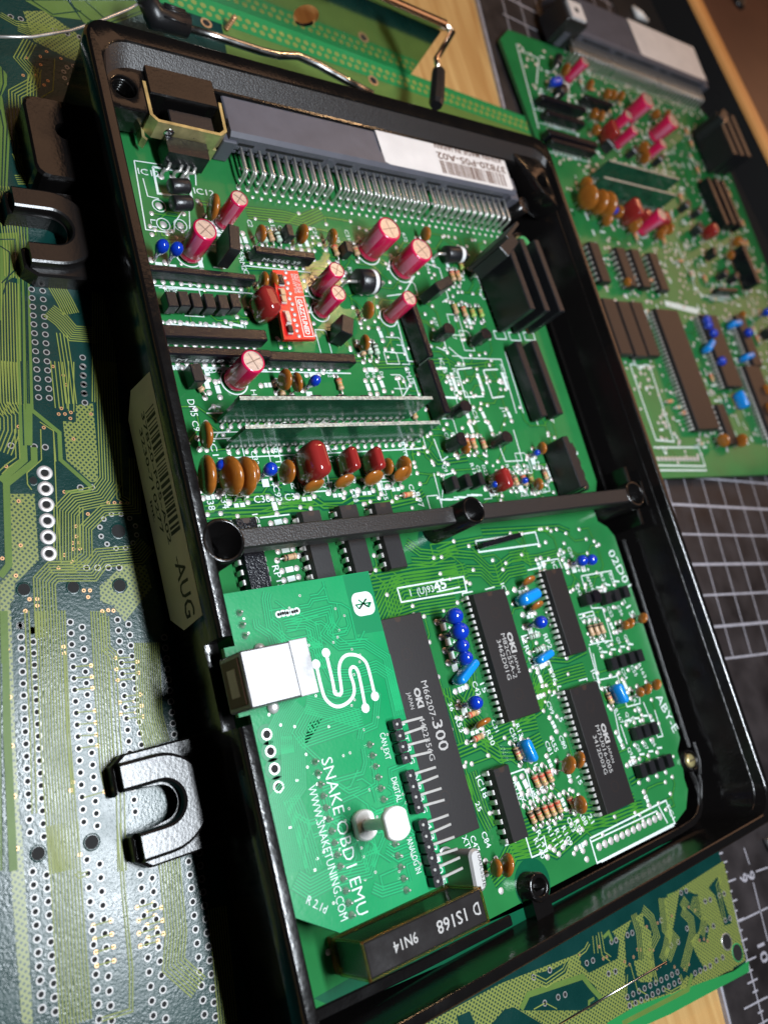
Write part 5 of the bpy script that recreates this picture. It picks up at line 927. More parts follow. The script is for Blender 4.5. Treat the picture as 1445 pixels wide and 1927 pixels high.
for pts, n, pt in (([(-53.7,49.0), (-56.3,22.5), (-58.5,-4.8)], 0, 1),
    ([(-49.0,48.3), (-52.4,19.2), (-54.3,5.4)], 2, .8), ([(-18.8,60.6), (-21.6,58.2), (-30.5,58.4), (-33.5,55.4), (-41.9,56.5), (-44.2,54.5), (-45.8,41.6)], 8, .62), ([(-44.0,47.5), (-47.6,20.3), (-50.2,-7.5)], 11, .58), ([(-49.1,1.9), (-51.5,-20.2), (-53.0,-36.1)], 10, .62),
    ([(-42.6,37.4), (-45.2,18.2), (-46.0,7.1)], 1, .6), ([(-33.6,45.8), (-36.5,23.2), (-38.0,10.2), (-37.8,4.7)], 6, .6), ([(-32.4,44.3), (-33.4,36.9), (-32.1,35.0), (-32.3,31.7)], 4, .6), ([(-32.8,31.4), (-34.4,19.5), (-35.9,6.5), (-38.9,-11.3)], 3, .8), ([(-23.7,36.4), (-26.4,19.3), (-26.0,12.7)], 12, .5), ([(-37.8,-1.5), (-39.4,-15.4), (-40.7,-30.6), (-42.2,-38.0), (-48.2,-37.3)], 2, .6), ([(-28.3,-10.8), (-30.0,-27.2), (-31.9,-33.1), (-27.5,-39.4)], 8, .62), ([(-19.9,-25.5), (-21.3,-37.2), (-22.7,-48.8)], 8, .55), ([(-46.2,1.0), (-46.8,-5.4)], 1, .6), ([(-48.1,-8.5), (-47.6,-9.4), (-45.9,-9.4)], 2, .7),
    ([(-19.6,110.5), (-24.5,77.6), (-27.8,74.0), (-33.8,73.2), (-36.7,70.6), (-38.7,58.8)], 9, .62), ([(-20.1,93.2), (-23.1,73.2), (-21.3,71.8)], 3, .7), ([(-17.4,83.3), (-19.8,70.0), (-27.7,70.2), (-32.7,66.2), (-33.8,59.4), (-37.4,57.1), (-42.8,57.6)], 5, .62), ([(-32.9,71.5), (-34.8,61.1)], 2, .8), ([(-47.1,97.9), (-45.4,95.4), (-45.9,91.6), (-48.5,86.4)], 6, .8), ([(-44.4,92.0), (-45.2,84.6), (-48.0,82.7), (-49.6,81.2)], 2, .8), ([(-43.7,109.8), (-44.8,99.1), (-44.2,96.2)], 9, .62), ([(-32.1,110.1), (-33.1,97.3)], 4, .9), ([(-28.5,110.2), (-30.9,96.4)], 2, 1.2), ([(-38.9,91.9), (-40.0,84.0), (-43.8,80.9), (-44.1,78.1), (-43.4,76.6)], 1, 1), ([(-35.9,92.2), (-38.5,72.0), (-39.8,58.2)], 1, 1), ([(-38.8,93.8), (-36.0,91.4), (-36.8,83.4)], 1, 1),
    ([(-40.5,131.9), (-42.8,114.8), (-44.9,98.6)], 9, .62), ([(-31.6,124.4), (-28.9,121.8), (-26.7,118.2), (-20.9,118.0)], 8, .58), ([(-29.0,133.0), (-27.1,127.5), (-26.1,123.8)], 8, .55), ([(-29.5,118.1), (-29.8,109.5), (-30.5,98.5)], 4, .8), ([(-16.5,130.2), (-22.4,98.5)], 10, .6), ([(-37.1,160.1), (-36.6,152.9), (-36.5,151.0)], 7, .62), ([(-39.1,151.6), (-36.6,150.1), (-37.0,142.4), (-38.1,133.0)], 9, .62), ([(-31.0,171.1), (-29.9,164.8), (-23.5,165.5)], 8, .6), ([(-27.3,173.4), (-26.3,169.0), (-21.0,162.9)], 10, .6), ([(-33.5,162.7), (-25.0,164.2), (-20.7,159.4)], 5, .6),
    ([(-22.4,210.2), (-26.1,203.1), (-23.1,198.7), (-23.8,195.5), (-29.5,190.6), (-31.4,174.9)], 5, .75), ([(-22.0,201.3), (-24.4,194.8), (-25.8,186.4), (-29.8,181.4), (-31.6,169.4)], 4, .75), ([(-16.4,205.9), (-18.8,194.5), (-23.3,190.4), (-23.6,185.7), (-21.5,183.9)], 1, 1), ([(-14.7,195.6), (-15.6,190.6), (-21.8,185.0), (-20.7,183.0)], 1, 1), ([(-25.1,214.1), (-19.1,213.0), (-13.6,216.6)], 5, .65), ([(-29.3,217.0), (-25.4,215.2), (-13.5,217.3), (-12.5,214.5)], 3, .7), ([(-30.2,166.9), (-26.5,176.0), (-20.8,174.4)], 6, .6),
    ([(81.8,-74.5), (85.1,-74.2), (87.2,-73.1)], 2, .8), ([(90.1,-72.2), (88.8,-76.6)], 2, 1.4), ([(92.6,-72.1), (91.5,-77.7), (93.7,-80.0)], 2, 1.2), ([(108.5,-72.7), (108.5,-77.9), (106.2,-84.8)], 4, .7), ([(113.0,-72.7), (115.7,-76.3), (115.6,-81.6), (110.7,-83.9), (108.8,-90.9)], 4, .7), ([(123.0,-73.0), (120.4,-81.2), (122.9,-85.3), (117.1,-88.9)], 6, .6), ([(121.5,-82.7), (117.5,-86.5), (114.6,-88.5)], 5, .6), ([(130.2,-79.3), (133.0,-83.1), (131.7,-87.0), (122.7,-94.2)], 5, .65), ([(131.7,-76.6), (133.1,-79.3)], 6, .6), ([(139.0,-78.0), (137.6,-82.0), (135.3,-78.9)], 5, .7), ([(154.4,-76.9), (151.1,-78.7), (149.2,-88.9)], 2, 1.1), ([(139.9,-85.0), (135.6,-88.9)], 5, .6), ([(98.5,-86.3), (95.6,-91.1)], 1, 1), ([(100.9,-84.2), (100.7,-91.2), (103.7,-93.8)], 1, 1), ([(110.1,-86.8), (109.6,-92.7)], 2, .9), ([(111.7,-95.6), (114.2,-97.6), (120.5,-98.1), (120.4,-94.9)], 2, .7), ([(64.9,-80.5), (60.8,-80.3)], 1, 1), ([(65.5,-80.7), (68.7,-83.5)], 1, 1), ([(63.2,-72.9), (67.4,-76.4), (75.0,-76.1), (78.0,-74.4)], 3, .8)):
    if n: mb_b(pts, n, pt)
for a, c in (((-40.9,34.0), (-37.4,33.6)), ((-41.3,31.5), (-37.7,31.0)), ((-41.6,28.9), (-38.0,28.5)), ((-42.1,23.9), (-38.4,23.4)), ((-42.4,21.3), (-38.7,20.8)), ((-42.7,18.8), (-39.0,18.2)), ((-42.9,16.2), (-39.2,15.8)), ((-31.6,34.2), (-28.1,33.7)), ((-30.4,32.9), (-26.8,32.4)), ((-31.9,31.6), (-28.4,31.3)), ((-30.5,30.2), (-27.0,29.8)), ((-32.1,29.1), (-28.6,28.7)), ((-31.1,25.1), (-27.6,24.8)), ((-32.6,24.0), (-29.2,23.7)), ((-31.4,22.6), (-27.8,22.2)), ((-32.9,21.5), (-29.4,21.1)), ((-31.6,20.1), (-28.0,19.7)), ((-44.0,5.8), (-39.5,5.8)), ((-46.6,-19.7), (-43.0,-20.0)), ((-46.8,-22.3), (-43.3,-22.6)), ((-47.0,-24.8), (-43.4,-25.1)), ((-47.3,-27.3), (-43.8,-27.7)), ((-37.2,-19.4), (-33.6,-19.7)), ((-37.4,-22.0), (-33.8,-22.3)), ((-37.8,-24.5), (-33.9,-24.8)), ((-38.0,-27.0), (-34.2,-27.4)), ((-35.5,-21.0), (-32.1,-21.2)), ((-35.8,-23.5), (-32.4,-23.8)), ((-36.1,-26.0), (-32.7,-26.4))):
    mb_b([a, c], 1); mb_via(c); mb_via(a)
for p in ((-54.3,40.4), (-55.3,30.2), (-56.4,20.1), (-57.5,9.9), (-58.6,-0.3), (-42.6,38.9), (-42.7,37.4), (-45.7,9.5), (-46.3,8.0), (-46.8,-5.3), (-43.8,92.7), (-48.1,82.8), (-46.7,74.1), (-47.9,63.5), (-50.0,56.6), (-52.2,60.9), (-34.0,95.8), (-32.5,95.8), (-33.1,97.3), (-31.0,96.2), (-31.4,94.6), (-26.1,95.7), (-31.6,89.1), (-36.1,75.6), (-31.6,69.6), (-34.9,66.8), (-35.3,64.3), (-36.4,62.8), (-34.9,62.7), (-36.5,61.3), (-35.0,61.2), (-38.8,60.1), (-37.4,58.3), (-40.6,57.2), (-35.9,51.1), (-34.5,50.9), (-35.2,49.4), (-48.0,50.8), (-46.4,50.6), (-46.6,49.1), (-49.3,48.3), (-32.6,45.6), (-31.2,45.6), (-30.0,45.3), (-38.1,92.3), (-31.1,106.3), (-30.9,103.7), (-33.2,108.7), (-26.2,72.0), (-24.7,71.9), (-23.1,71.8), (-21.5,71.6), (-24.5,203.9), (-22.7,198.5), (-20.4,205.5), (-18.3,207.8), (-20.8,202.6), (-14.6,206.5), (-26.3,197.5), (-27.4,184.8), (-19.9,189.2), (-25.7,179.8), (-26.4,179.7), (-30.8,177.9), (-31.0,173.4), (-28.7,172.2), (-19.7,197.5), (-21.0,195.7), (103.2,-83.1), (99.0,-82.8), (100.7,-84.3), (124.9,-79.1), (117.7,-78.6), (112.5,-77.8), (125.8,-93.9), (123.1,-94.4), (119.1,-92.1), (113.1,-89.5), (111.3,-89.5), (115.8,-89.7), (112.2,-84.5), (110.6,-83.8), (107.0,-82.5), (105.7,-81.9), (137.7,-91.4), (134.1,-89.8), (136.3,-90.3), (134.0,-79.6), (136.4,-81.5), (90.8,-75.5), (92.5,-79.0), (82.4,-74.7), (90.9,-78.9)): mb_via(p)
for q in ([(-55.5,42.2), (-61.4,-3.9), (-62.3,-3.5)], [(-35.4,148.8), (-32.7,149.2), (-39.5,98.6), (-43.2,98.6)], [(-40.0,145.8), (-35.6,146.6), (-36.6,135.0), (-41.4,131.3), (-43.3,120.9), (-43.7,120.9)], [(-32.0,199.1), (-30.6,196.6), (-31.2,193.0), (-33.1,189.1), (-32.2,180.3), (-36.3,158.8), (-38.1,158.5)], [(-7.9,229.3), (13.0,236.5), (17.6,234.1), (-2.2,220.3), (-5.5,222.4)], [(-21.6,224.5), (-9.0,228.9), (-5.9,222.9), (-14.3,221.4)], [(125.9,-72.9), (131.0,-73.5), (127.4,-87.6), (124.6,-84.9), (123.3,-81.2)], [(135.0,-74.4), (142.3,-74.0), (141.2,-77.6), (136.7,-76.6)]): mb_plane(q)
for q, wd in (([(-40.7,109.9), (-43.5,87.8), (-43.9,84.2), (-49.9,79.3)], 1.6), ([(-38.7,109.9), (-40.2,97.0), (-34.7,90.9), (-35.6,83.8), (-29.5,76.3)], 1.0), ([(-38.7,109.9), (-42.2,87.8)], 1.5), ([(-41.2,87.3), (-41.7,83.6), (-48.7,78.4), (-51.1,59.2), (-53.3,56.8)], 1.5), ([(-36.0,75.6), (-30.7,75.3), (-29.5,76.0)], .7), ([(56.6,-78.6), (60.3,-76.4), (81.2,-80.0), (83.1,-83.6), (85.8,-87.8)], 1.5), ([(91.0,-96.6), (121.9,-99.8), (125.8,-96.8)], 1.3), ([(93.4,-73.9), (96.1,-73.4), (96.5,-76.0)], 1), ([(80.1,-88.2), (80.9,-86.5), (83.2,-86.6)], .8), ([(-53.7,49.0), (-57.0,22.6), (-59.9,-4.3)], 1.6)): mb_band(q, wd)
for q in ([(-33.3,93.9), (-30.2,93.6), (-29.4,98.2), (-25.1,98.6), (-26.6,83.7), (-27.7,77.6), (-29.5,77.7), (-34.2,83.7)], [(-48.2,76.0), (-42.9,75.6), (-44.6,59.5), (-50.5,54.8), (-51.2,51.3), (-52.2,50.4), (-53.1,42.9), (-55.3,43.3), (-53.5,55.4), (-50.6,58.0)], [(-25.6,56.0), (-20.1,55.3), (-19.7,49.4), (-27.9,42.3), (-29.8,46.5), (-32.6,48.1), (-32.1,51.6)], [(-53.7,49.0), (-52.2,48.8), (-55.9,18.6), (-58.2,-4.9), (-59.4,-4.5), (-57.2,19.0)], [(-59.7,5.1), (-57.0,4.2), (-60.7,-32.8), (-62.6,-32.0)], [(-22.7,220.4), (-16.6,222.5), (-5.2,215.5), (-6.3,206.4), (-13.2,207.5), (-21.4,210.5)],
          [(82.6,-76.2), (95.8,-75.8), (108.8,-73.9), (111.7,-77.0), (105.1,-79.2), (101.5,-77.9), (99.3,-82.1), (90.1,-80.6), (88.0,-91.5), (84.0,-89.9), (86.6,-84.5), (83.9,-80.1)], [(133.2,-82.6), (137.1,-84.6), (132.1,-89.8), (134.9,-95.2), (129.9,-100.2), (145.6,-103.2), (148.3,-99.8), (153.7,-97.3), (157.1,-76.1), (144.6,-73.6), (147.3,-79.7), (144.2,-86.6), (137.5,-90.8)], [(107.4,-76.5), (112.2,-77.7), (107.8,-91.0), (102.1,-90.2), (99.5,-85.2), (105.1,-84.4)], [(74.8,-79.8), (79.5,-81.2), (79.2,-84.4), (76.2,-86.7), (71.4,-84.1)], [(55.2,-72.0), (62.8,-72.3), (69.1,-74.3), (61.5,-76.8), (55.3,-75.2)], [(68.6,-73.7), (77.4,-75.7), (82.6,-76.2), (80.1,-78.1), (69.3,-77.2)]): mb_hatch(q)
mb_hatch([(-16.4,-72.9), (8.8,-68.9), (51.9,-70.3), (82.0,-74.1), (158.4,-73.0), (157.6,-78.0), (153.2,-103.3), (121.7,-100.9), (84.6,-98.5), (25.9,-99.1)])
msk = MB()
for q in ([(51.2,-76.4), (54.5,-77.2), (65.1,-87.4), (54.2,-86.6), (45.0,-78.0)], [(35.9,-71.8), (40.3,-72.3), (41.1,-77.3), (35.7,-77.6)], [(24.3,-70.5), (31.5,-71.4), (31.2,-77.5), (23.5,-76.3)], [(82.3,-73.4), (91.7,-72.2), (97.5,-73.9), (99.5,-77.1), (96.5,-81.0), (83.9,-80.1), (82.0,-77.4)], [(102.0,-76.8), (108.4,-72.9), (110.1,-77.4), (107.3,-85.2), (103.5,-84.2), (99.2,-84.1)], [(112.8,-73.2), (124.1,-72.8), (119.7,-85.2), (124.8,-95.6), (118.0,-98.3), (106.1,-95.8), (95.0,-92.3), (98.1,-84.6), (102.7,-83.9), (102.3,-89.8), (107.7,-92.0), (113.8,-79.8), (111.7,-77.0)], [(132.5,-73.5), (140.1,-77.8), (138.4,-86.7), (129.9,-88.5), (130.5,-92.5), (132.1,-97.4), (125.1,-98.3), (121.6,-94.4), (120.8,-85.6)], [(139.7,-85.5), (140.7,-88.1), (136.6,-91.5), (133.1,-89.7)], [(146.4,-77.7), (152.6,-76.3), (151.9,-81.9), (152.1,-91.1), (148.2,-90.5), (148.5,-81.3)], [(55.9,-78.6), (59.8,-75.9), (81.4,-79.6), (84.6,-83.7), (86.4,-88.3), (79.9,-88.5)], [(62.8,-72.3), (71.3,-74.2), (78.0,-74.4), (75.4,-76.8), (67.2,-76.8)]): msk.flat([m_(p) for p in q], 1.6+B.z(.055))
bd = MB(); bd.flat([m_(p) for p in ((85.2,-94.0), (98.0,-94.8), (122.6,-99.4), (145.4,-103.6), (154.5,-103.8), (153.0,-106.7), (111.5,-102.5), (84.6,-98.5))], 1.6+.115); obj('bare_border', bd, ['stripgreen'], mbd)
for q in ([(-34.8,148.9), (-38.2,123.9), (-41.9,98.6)], [(-34.0,149.0), (-37.2,124.0), (-40.8,98.6)], [(-33.3,149.1), (-40.4,98.6)], [(-40.5,142.0), (-38.5,140.4), (-39.4,134.7), (-41.9,128.1)], [(-40.3,143.9), (-36.7,144.4), (-37.6,135.8), (-41.8,131.3)], [(-31.5,198.6), (-32.0,193.3), (-33.5,189.0)], [(-32.8,188.0), (-33.0,180.1), (-37.0,158.7)], [(-34.2,184.3), (-34.2,178.7), (-37.7,158.6)], [(-19.6,225.2), (-14.2,222.0), (-5.3,226.3)], [(-7.3,226.9), (-0.8,222.0), (14.5,233.0)], [(-3.4,230.8), (2.0,225.5), (12.4,233.6)], [(-55.9,37.6), (-61.7,-3.8)], [(-40.6,109.9), (-43.4,87.8)]): msk.ribbon([m_(p) for p in q], .32, 1.6+B.z(.13))
obj('mask_gap', msk, ['mbmask'], mbd, stuff=True)
# double row of oval stitching pads near the far edge
stp = MB()
def mtop(a, c): return (193.5-a*.9972-c*.0755, 235.4+a*.0755-c*.9972)
for i in range(80):
    for r_ in (0, 1): p = m_(mtop(4+i*3.3+r_*1.6, 4.0+r_*2.9)); stp.disc(p[0], p[1], 1.6+.13, 1.1, 0, 12)
obj('stitching_pads', stp, ['mbtrace'], mbd, stuff=True)
b = MB(); b.add([tuple(m_(mtop(*p)))+(1.72,) for p in ((0.5, 9.5), (285, 9.5), (285, .3), (0.5, .3))], [(3, 2, 1, 0)]); obj('ground_copper', b, ['stripgreen'], mbd)
b = MB(); b.add([tuple(m_(mtop(*p)))+(1.70,) for p in ((0.5, 22), (150, 22), (150, 9.5), (0.5, 9.5))], [(3, 2, 1, 0)]); obj('ground_copper', b, ['mbplane'], mbd)
for p, r in (((37.3,235.8), 1.3), ((104.9,231.4), 1.5)):
    q = m_(p); b = MB(); b.ring(q[0], q[1], 1.78, r, r*1.55, 0, 22); b.disc(q[0], q[1], 1.77, r*1.02, 1, 20); obj('plated_hole', b, ['viacopper', 'hole'], mbd)
for nm, m, k in (('copper_trace', B.tr, 'mbtrace'), ('through_hole', B.pad, 'holering'), ('hole_dark', hol, 'hole'), ('copper_plane', plane, 'mbplane'), ('hatched_plane', hat, 'hatch'), ('via', via, 'viacopper')): obj(nm, m, [k], mbd, stuff=True)

# ------------------------------------------------------------------ bench, cutting mat, tray
tb = MB(); tb.box(-500, -500, -40, 900, 900, -15.9); t_ = obj('bench_top', tb, ['wood']); tag(t_, kind='structure')
mx = empty('cutting_mat', (180, 230, -15.9), -6.7); tag(mx, 'black self healing cutting mat printed with a pale half inch grid and ruler numbers', 'cutting mat')
MA = R_(-6.7)
def mat_l(p): x, y = p[0]-180, p[1]-230; return (x*math.cos(-MA)-y*math.sin(-MA), x*math.sin(-MA)+y*math.cos(-MA))
b = MB(); b.box(-.2, -430, .02, 232, 330, 1.85, 0, .3); obj('vinyl_sheet', b, ['mat'], mx); b = MB(); b.box(-1.3, -430, .02, -.2, 330, 1.5); obj('pale_rim', b, ['matline'], mx)
g0 = mat_l((213.7, 52.2)); gl = MB(); k = 0
for i in range(-4, 22):
    x = g0[0]+i*12.7; 
    if 14 < x < 225: gl.add([(x-.28, g0[1]-63.5, 1.87), (x+.28, g0[1]-63.5, 1.87), (x+.28, 330, 1.87), (x-.28, 330, 1.87)], [(0, 1, 2, 3)])
for i in range(-34, 24):
    y = g0[1]+i*12.7; w2 = .55 if i % 2 == 0 else .4
    if y < 320 and (i >= -5): gl.add([(14, y-w2, 1.872), (225, y-w2, 1.872), (225, y+w2, 1.872), (14, y+w2, 1.872)], [(0, 1, 2, 3)])
# ruler band near the bottom: ticks every eighth of an inch and the line they stand on
n9, n10 = mat_l((166.2,-81.1)), mat_l((163.1,-105.5)); ln = mat_l((154.0,-123.3)); lx = ln[0]
for i in range(-60, 40):
    y = n10[1]+(n9[1]-n10[1])*i/8; L = 9 if i % 8 == 0 else 7.2 if i % 4 == 0 else 5.0 if i % 2 == 0 else 2.6
    gl.add([(lx-L*.62, y-.28, 1.872), (lx+L*.55, y-.28, 1.872), (lx+L*.55, y+.28, 1.872), (lx-L*.62, y+.28, 1.872)], [(0, 1, 2, 3)])
gl.add([(lx-.28, -430, 1.87), (lx+.28, -430, 1.87), (lx+.28, n10[1]+30, 1.87), (lx-.28, n10[1]+30, 1.87)], [(0, 1, 2, 3)])
for q in ([(173.9,-73.5), (173.9,-79.2)], [(172.6,-85.0), (170.0,-103.6)], [(176.0,-82.4), (183.6,-83.4)], [(158.3,-92.9), (176.1,-94.6)], [(146.7,-115.9), (160.4,-117.7)]): gl.ribbon([mat_l(p) for p in q], .55, 1.874)
o = obj('printed_grid', gl, ['matline'], mx); o['kind'] = 'stuff'
MTX = ('ruler_numbers', mx, 'matline')
for s_, p, dx, dy, cp_ in (('9', (168.1,-82.5), 0, -1, 4), ('9', (172.4,-83.1), 0, -1, 4), ('10', (165.3,-104.7), 0, -1, 4)):
    p = mat_l(p); text(MTX, s_, (p[0]-1.8, p[1]+2), (p[0]-1.8, p[1]-(1.0 if len(s_) == 1 else 4)), cp_, 1.88, .02)
tr = empty('wooden_tray', (440, 340, -15.9)); tag(tr, 'dark wooden drawer edge with a bright orange lit rail beyond the mat', 'tray')
ra, rb_ = [(349.5,334.2), (364.4,241.3), (388.4,276.8), (374.7,343.0)], None
d = Vector((ra[1][0]-ra[0][0], ra[1][1]-ra[0][1])).normalized(); nrm = Vector((-d.y, d.x)); nrm = nrm if nrm.x > 0 else -nrm
a0 = Vector(ra[0])-d*150; a1 = Vector(ra[1])+d*260
wdt = 11
def tl(v, z): return (v.x-440, v.y-340, z+15.9)
b = MB(); prof = [(0, 4.2), (0, 6.2), (1, 7.4), (3.5, 8), (wdt-3.5, 8), (wdt-1, 7.4), (wdt, 6.2), (wdt, 4.2)]
b.loft([[tl(a+nrm*o_, z) for o_, z in prof] for a in (a0, a1)], 0); rail = obj('rail', b, ['rail'], tr); sm(rail, 50)
b = MB(); b.loft([[tl(a+nrm*o_, z) for o_, z in ((wdt+.3, -15.8), (wdt+.3, 1.5), (wdt+220, 1.5), (wdt+220, -15.8))] for a in (a0, a1)], 0); obj('panel', b, ['carmine'], tr)
b = MB(); b.loft([[tl(a+nrm*o_, z) for o_, z in ((-46, -15.8), (-46, -13.5), (-.2, -13.5), (-.2, -15.8))] for a in (a0, a1)], 0); obj('felt', b, ['tray'], tr)
b = MB(); b.loft([[tl(a+nrm*o_, z) for o_, z in ((.4, -15.8), (.4, 4.1), (wdt-.2, 4.1), (wdt-.2, -15.8))] for a in (a0, a1)], 0); obj('side_wall', b, ['tray'], tr)
b = MB(); q = (413.1,355.2); b.lathe([(5, 1.6), (5, 3), (3, 5), (.5, 6)], 0, 20, 'z', (q[0]-440+8, q[1]-340+8, 15.9)); obj('knob', b, ['rubber'], tr)

# ------------------------------------------------------------------ metal stand and loose bits at the far edge
st = empty('steel_stand', (100, 243, -12.4)); tag(st, 'polished steel plate standing on edge behind the case, with rods in black rubber caps', 'stand')
pl0, pl1 = Vector((46.0,246.3)), Vector((125.9,239.9)); dd = (pl1-pl0).normalized(); nn = Vector((-dd.y, dd.x)); pl0 = pl0-dd*70
HP = 24
b = MB(); L_ = (pl1-pl0).length
hx = (Vector((74.6,248.6))-pl0).dot(dd); hz = 7.5; hr = 4.6
out = [(0, 0), (L_, 0), (L_-1.5, HP), (0, HP)]; nseg = 28; cir = [(hx+hr*math.cos(2*math.pi*i/nseg), hz+hr*math.sin(2*math.pi*i/nseg)) for i in range(nseg)]
bm = bmesh.new(); vo = [bm.verts.new((x, 0, z)) for x, z in out]; vi = [bm.verts.new((x, 0, z)) for x, z in cir]
ed = [bm.edges.new((vo[i], vo[(i+1) % 4])) for i in range(4)]+[bm.edges.new((vi[i], vi[(i+1) % nseg])) for i in range(nseg)]
bmesh.ops.triangle_fill(bm, edges=ed, use_beauty=True); r = bmesh.ops.extrude_face_region(bm, geom=list(bm.faces)); bmesh.ops.translate(bm, verts=[v for v in r['geom'] if isinstance(v, bmesh.types.BMVert)], vec=(0, 1.4, 0)); bmesh.ops.recalc_face_normals(bm, faces=list(bm.faces))
pm = MB()
bm.verts.index_update()
pm.add([(pl0.x+dd.x*v.co.x+nn.x*v.co.y-100, pl0.y+dd.y*v.co.x+nn.y*v.co.y-243, v.co.z+.05) for v in bm.verts], [tuple(v.index for v in f.verts) for f in bm.faces]); bm.free()
obj('plate', pm, ['mirror'], st)
def sl(p, z): return (p[0]-100, p[1]-243, z)
tp0, tp1 = pl0+nn*.7, pl1+nn*.7-dd*1.5
b = MB(); b.tube([sl(tp0, HP+.2), sl(tp1, HP+.2)], 2.1, 0, 12); obj('rolled_edge', b, ['coppersteel'], st)
e0 = (113.3,228.1); e1 = (117.7,226.1); e2 = (117.9,221.5); e3 = (111.5,205.5)
b = MB(); b.tube([sl(tp1, HP+.2), sl(tp1+dd*5, HP-1), e0[:0] or sl(e1, 20.4+1), sl(e2, 20.4)], 1.2, 0, 10); obj('rod', b, ['coppersteel'], st)
b = MB(); b.tube([sl((e2[0]+(e2[0]-e3[0])*.02, e2[1]+.5), 20.4), sl(e2, 20.4), sl((e2[0]*.5+e3[0]*.5, e2[1]*.5+e3[1]*.5), 20.2), sl((e2[0]*.1+e3[0]*.9, e2[1]*.1+e3[1]*.9), 20.0), sl(e3, 19.9)], [1.5, 2.5, 2.7, 2.8, 2.2], 0, 8, False); obj('rubber_cap', b, ['rubber'], st)
rp = [(20.4,217.3), (33.6,217.1), (46.6,216.4), (53.6,216.8), (61.3,218.9), (69.2,217.4), (79.2,214.0), (89.7,211.1)]
b = MB(); b.tube([sl(p, 12.4+0) for p in rp], 1.35, 0, 12); obj('rod', b, ['steel'], st)
gp = [(8.2,220.6), (11.3,218.2), (21.8,218.1)]; b = MB(); b.tube([sl(gp[0], 16), sl(gp[1], 12.5), sl(gp[2], 12.4)], [3.0, 3.9, 3.5], 0, 14); 
for k in range(5): b.tube([sl((gp[1][0]+1.5+.3*k, gp[1][1]-2.2+k*1.25), 12.4+3.6-abs(k-2)*.35), sl((gp[2][0]-1.5+.1*k, gp[2][1]-2.2+k*1.25), 12.4+3.3-abs(k-2)*.35)], .42, 0, 6)
obj('rubber_cap', b, ['rubber'], st)
sc = MB(); q0, q1 = (44.4,235.3), (48.1,242.7); sc.tube([(q0[0], q0[1], -12.3), (q0[0]+1.0, q0[1]+.6, -6.5)], .7, 0, 8)
for k in range(6): t = k/6; sc.lathe([(.6, 0), (1.0, .25), (.6, .5)], 0, 10, 'z', (q0[0]+t, q0[1]+.6*t, -11.6+k*.85))
o = obj('small_screw', sc, ['viacopper']); tag(o, 'tiny copper coloured screw standing on the bare board before the steel plate', 'screw')
w1 = MB(); w1.tube([(-38.7,195.2)+(0,), (-26.5,198.7)+(.3,), (-15.9,203.8)+(.6,), (-6.0,210.2)+(1,), (3.0,216.9)+(1.2,), (12.9,225.7)+(1.4,), (19.1,231.0)+(0,)], .42, 0, 8); o = obj('bent_wire', w1, ['tin']); tag(o, 'thin curved silver wire reaching in over the top left corner of the bare board', 'wire')
w2 = MB(); q0, q1 = (87.7,-76.1), (54.7,-83.5); w2.tube([q0+(14,), q1+(-6,)], [.28, .28], 0, 8); o = obj('needle_probe', w2, ['steel']); tag(o, 'thin straight steel needle leaning on the near rim of the black case', 'needle')
sc = MB(); q0, q1, q2 = (319.8,339.4), (321.8,333.9), (330.2,333.1); sc.tube([q0+(-12.4,), q1+(-11.6,), q2+(-12.4,)], [1.0, 2.4, 1.2], 0, 8); o = obj('plastic_scrap', sc, ['nylon']); tag(o, 'small curved white plastic scrap on the cutting mat behind the far connector', 'scrap')
sc = MB(); q0, q1 = (186.6,-74.1), (187.3,-78.5); sc.tube([(q0[0], q0[1], -12.6), (q1[0], q1[1], -12.6)], [1.3, 1.4], 0, 10); o = obj('metal_fitting', sc, ['shell']); tag(o, 'small pale metal fitting lying on the mat at the right picture edge', 'fitting')

# ------------------------------------------------------------------ second board of the same kind, out of focus on the mat
BO = (285, 170); ZB = -10.5
bgb = empty('circuit_board', (BO[0], BO[1], ZB)); tag(bgb, 'blurred second green circuit board without a case, lying on the cutting mat', 'circuit board')
def o_(p): return (p[0]-BO[0], p[1]-BO[1])
board_slab(bgb, [o_(p) for p in ((193.2,64.1), (274.8,60.8), (352, 57), (352, 272), (346, 277), (346, 284), (196.5,282.5), (188.1,274.9))], 0)
b = MB()
for p in ((200, 70), (340, 65), (200, 270), (340, 270)): q = o_(p); b.lathe([(.8, -3.4), (.8, -1.6)], 0, 8, 'z', (q[0], q[1], 0))
obj('solder_tail', b, ['tin'], bgb, stuff=True)
C = Art(); main_pcb, main_A = pcb, A; pcb, A = bgb, C; rg = random.Random(17)
for q, d in (((228.0,263.9), 5.2), ((268.8,252.2), 8.2), ((248.2,239.4), 5.2), ((285.3,244.1), 8.2), ((269.5,228.4), 5.2), ((249.0,231.6), 5.2), ((243.1,184.0), 6.6)):
    q = o_(q); electrolytic(bgb, (q[0], q[1], 13 if d > 6 else 12), d, rg.uniform(0, 60)); C.silk.ring(q[0], q[1], .09, d/2+.3, d/2+.8, 0, 24)
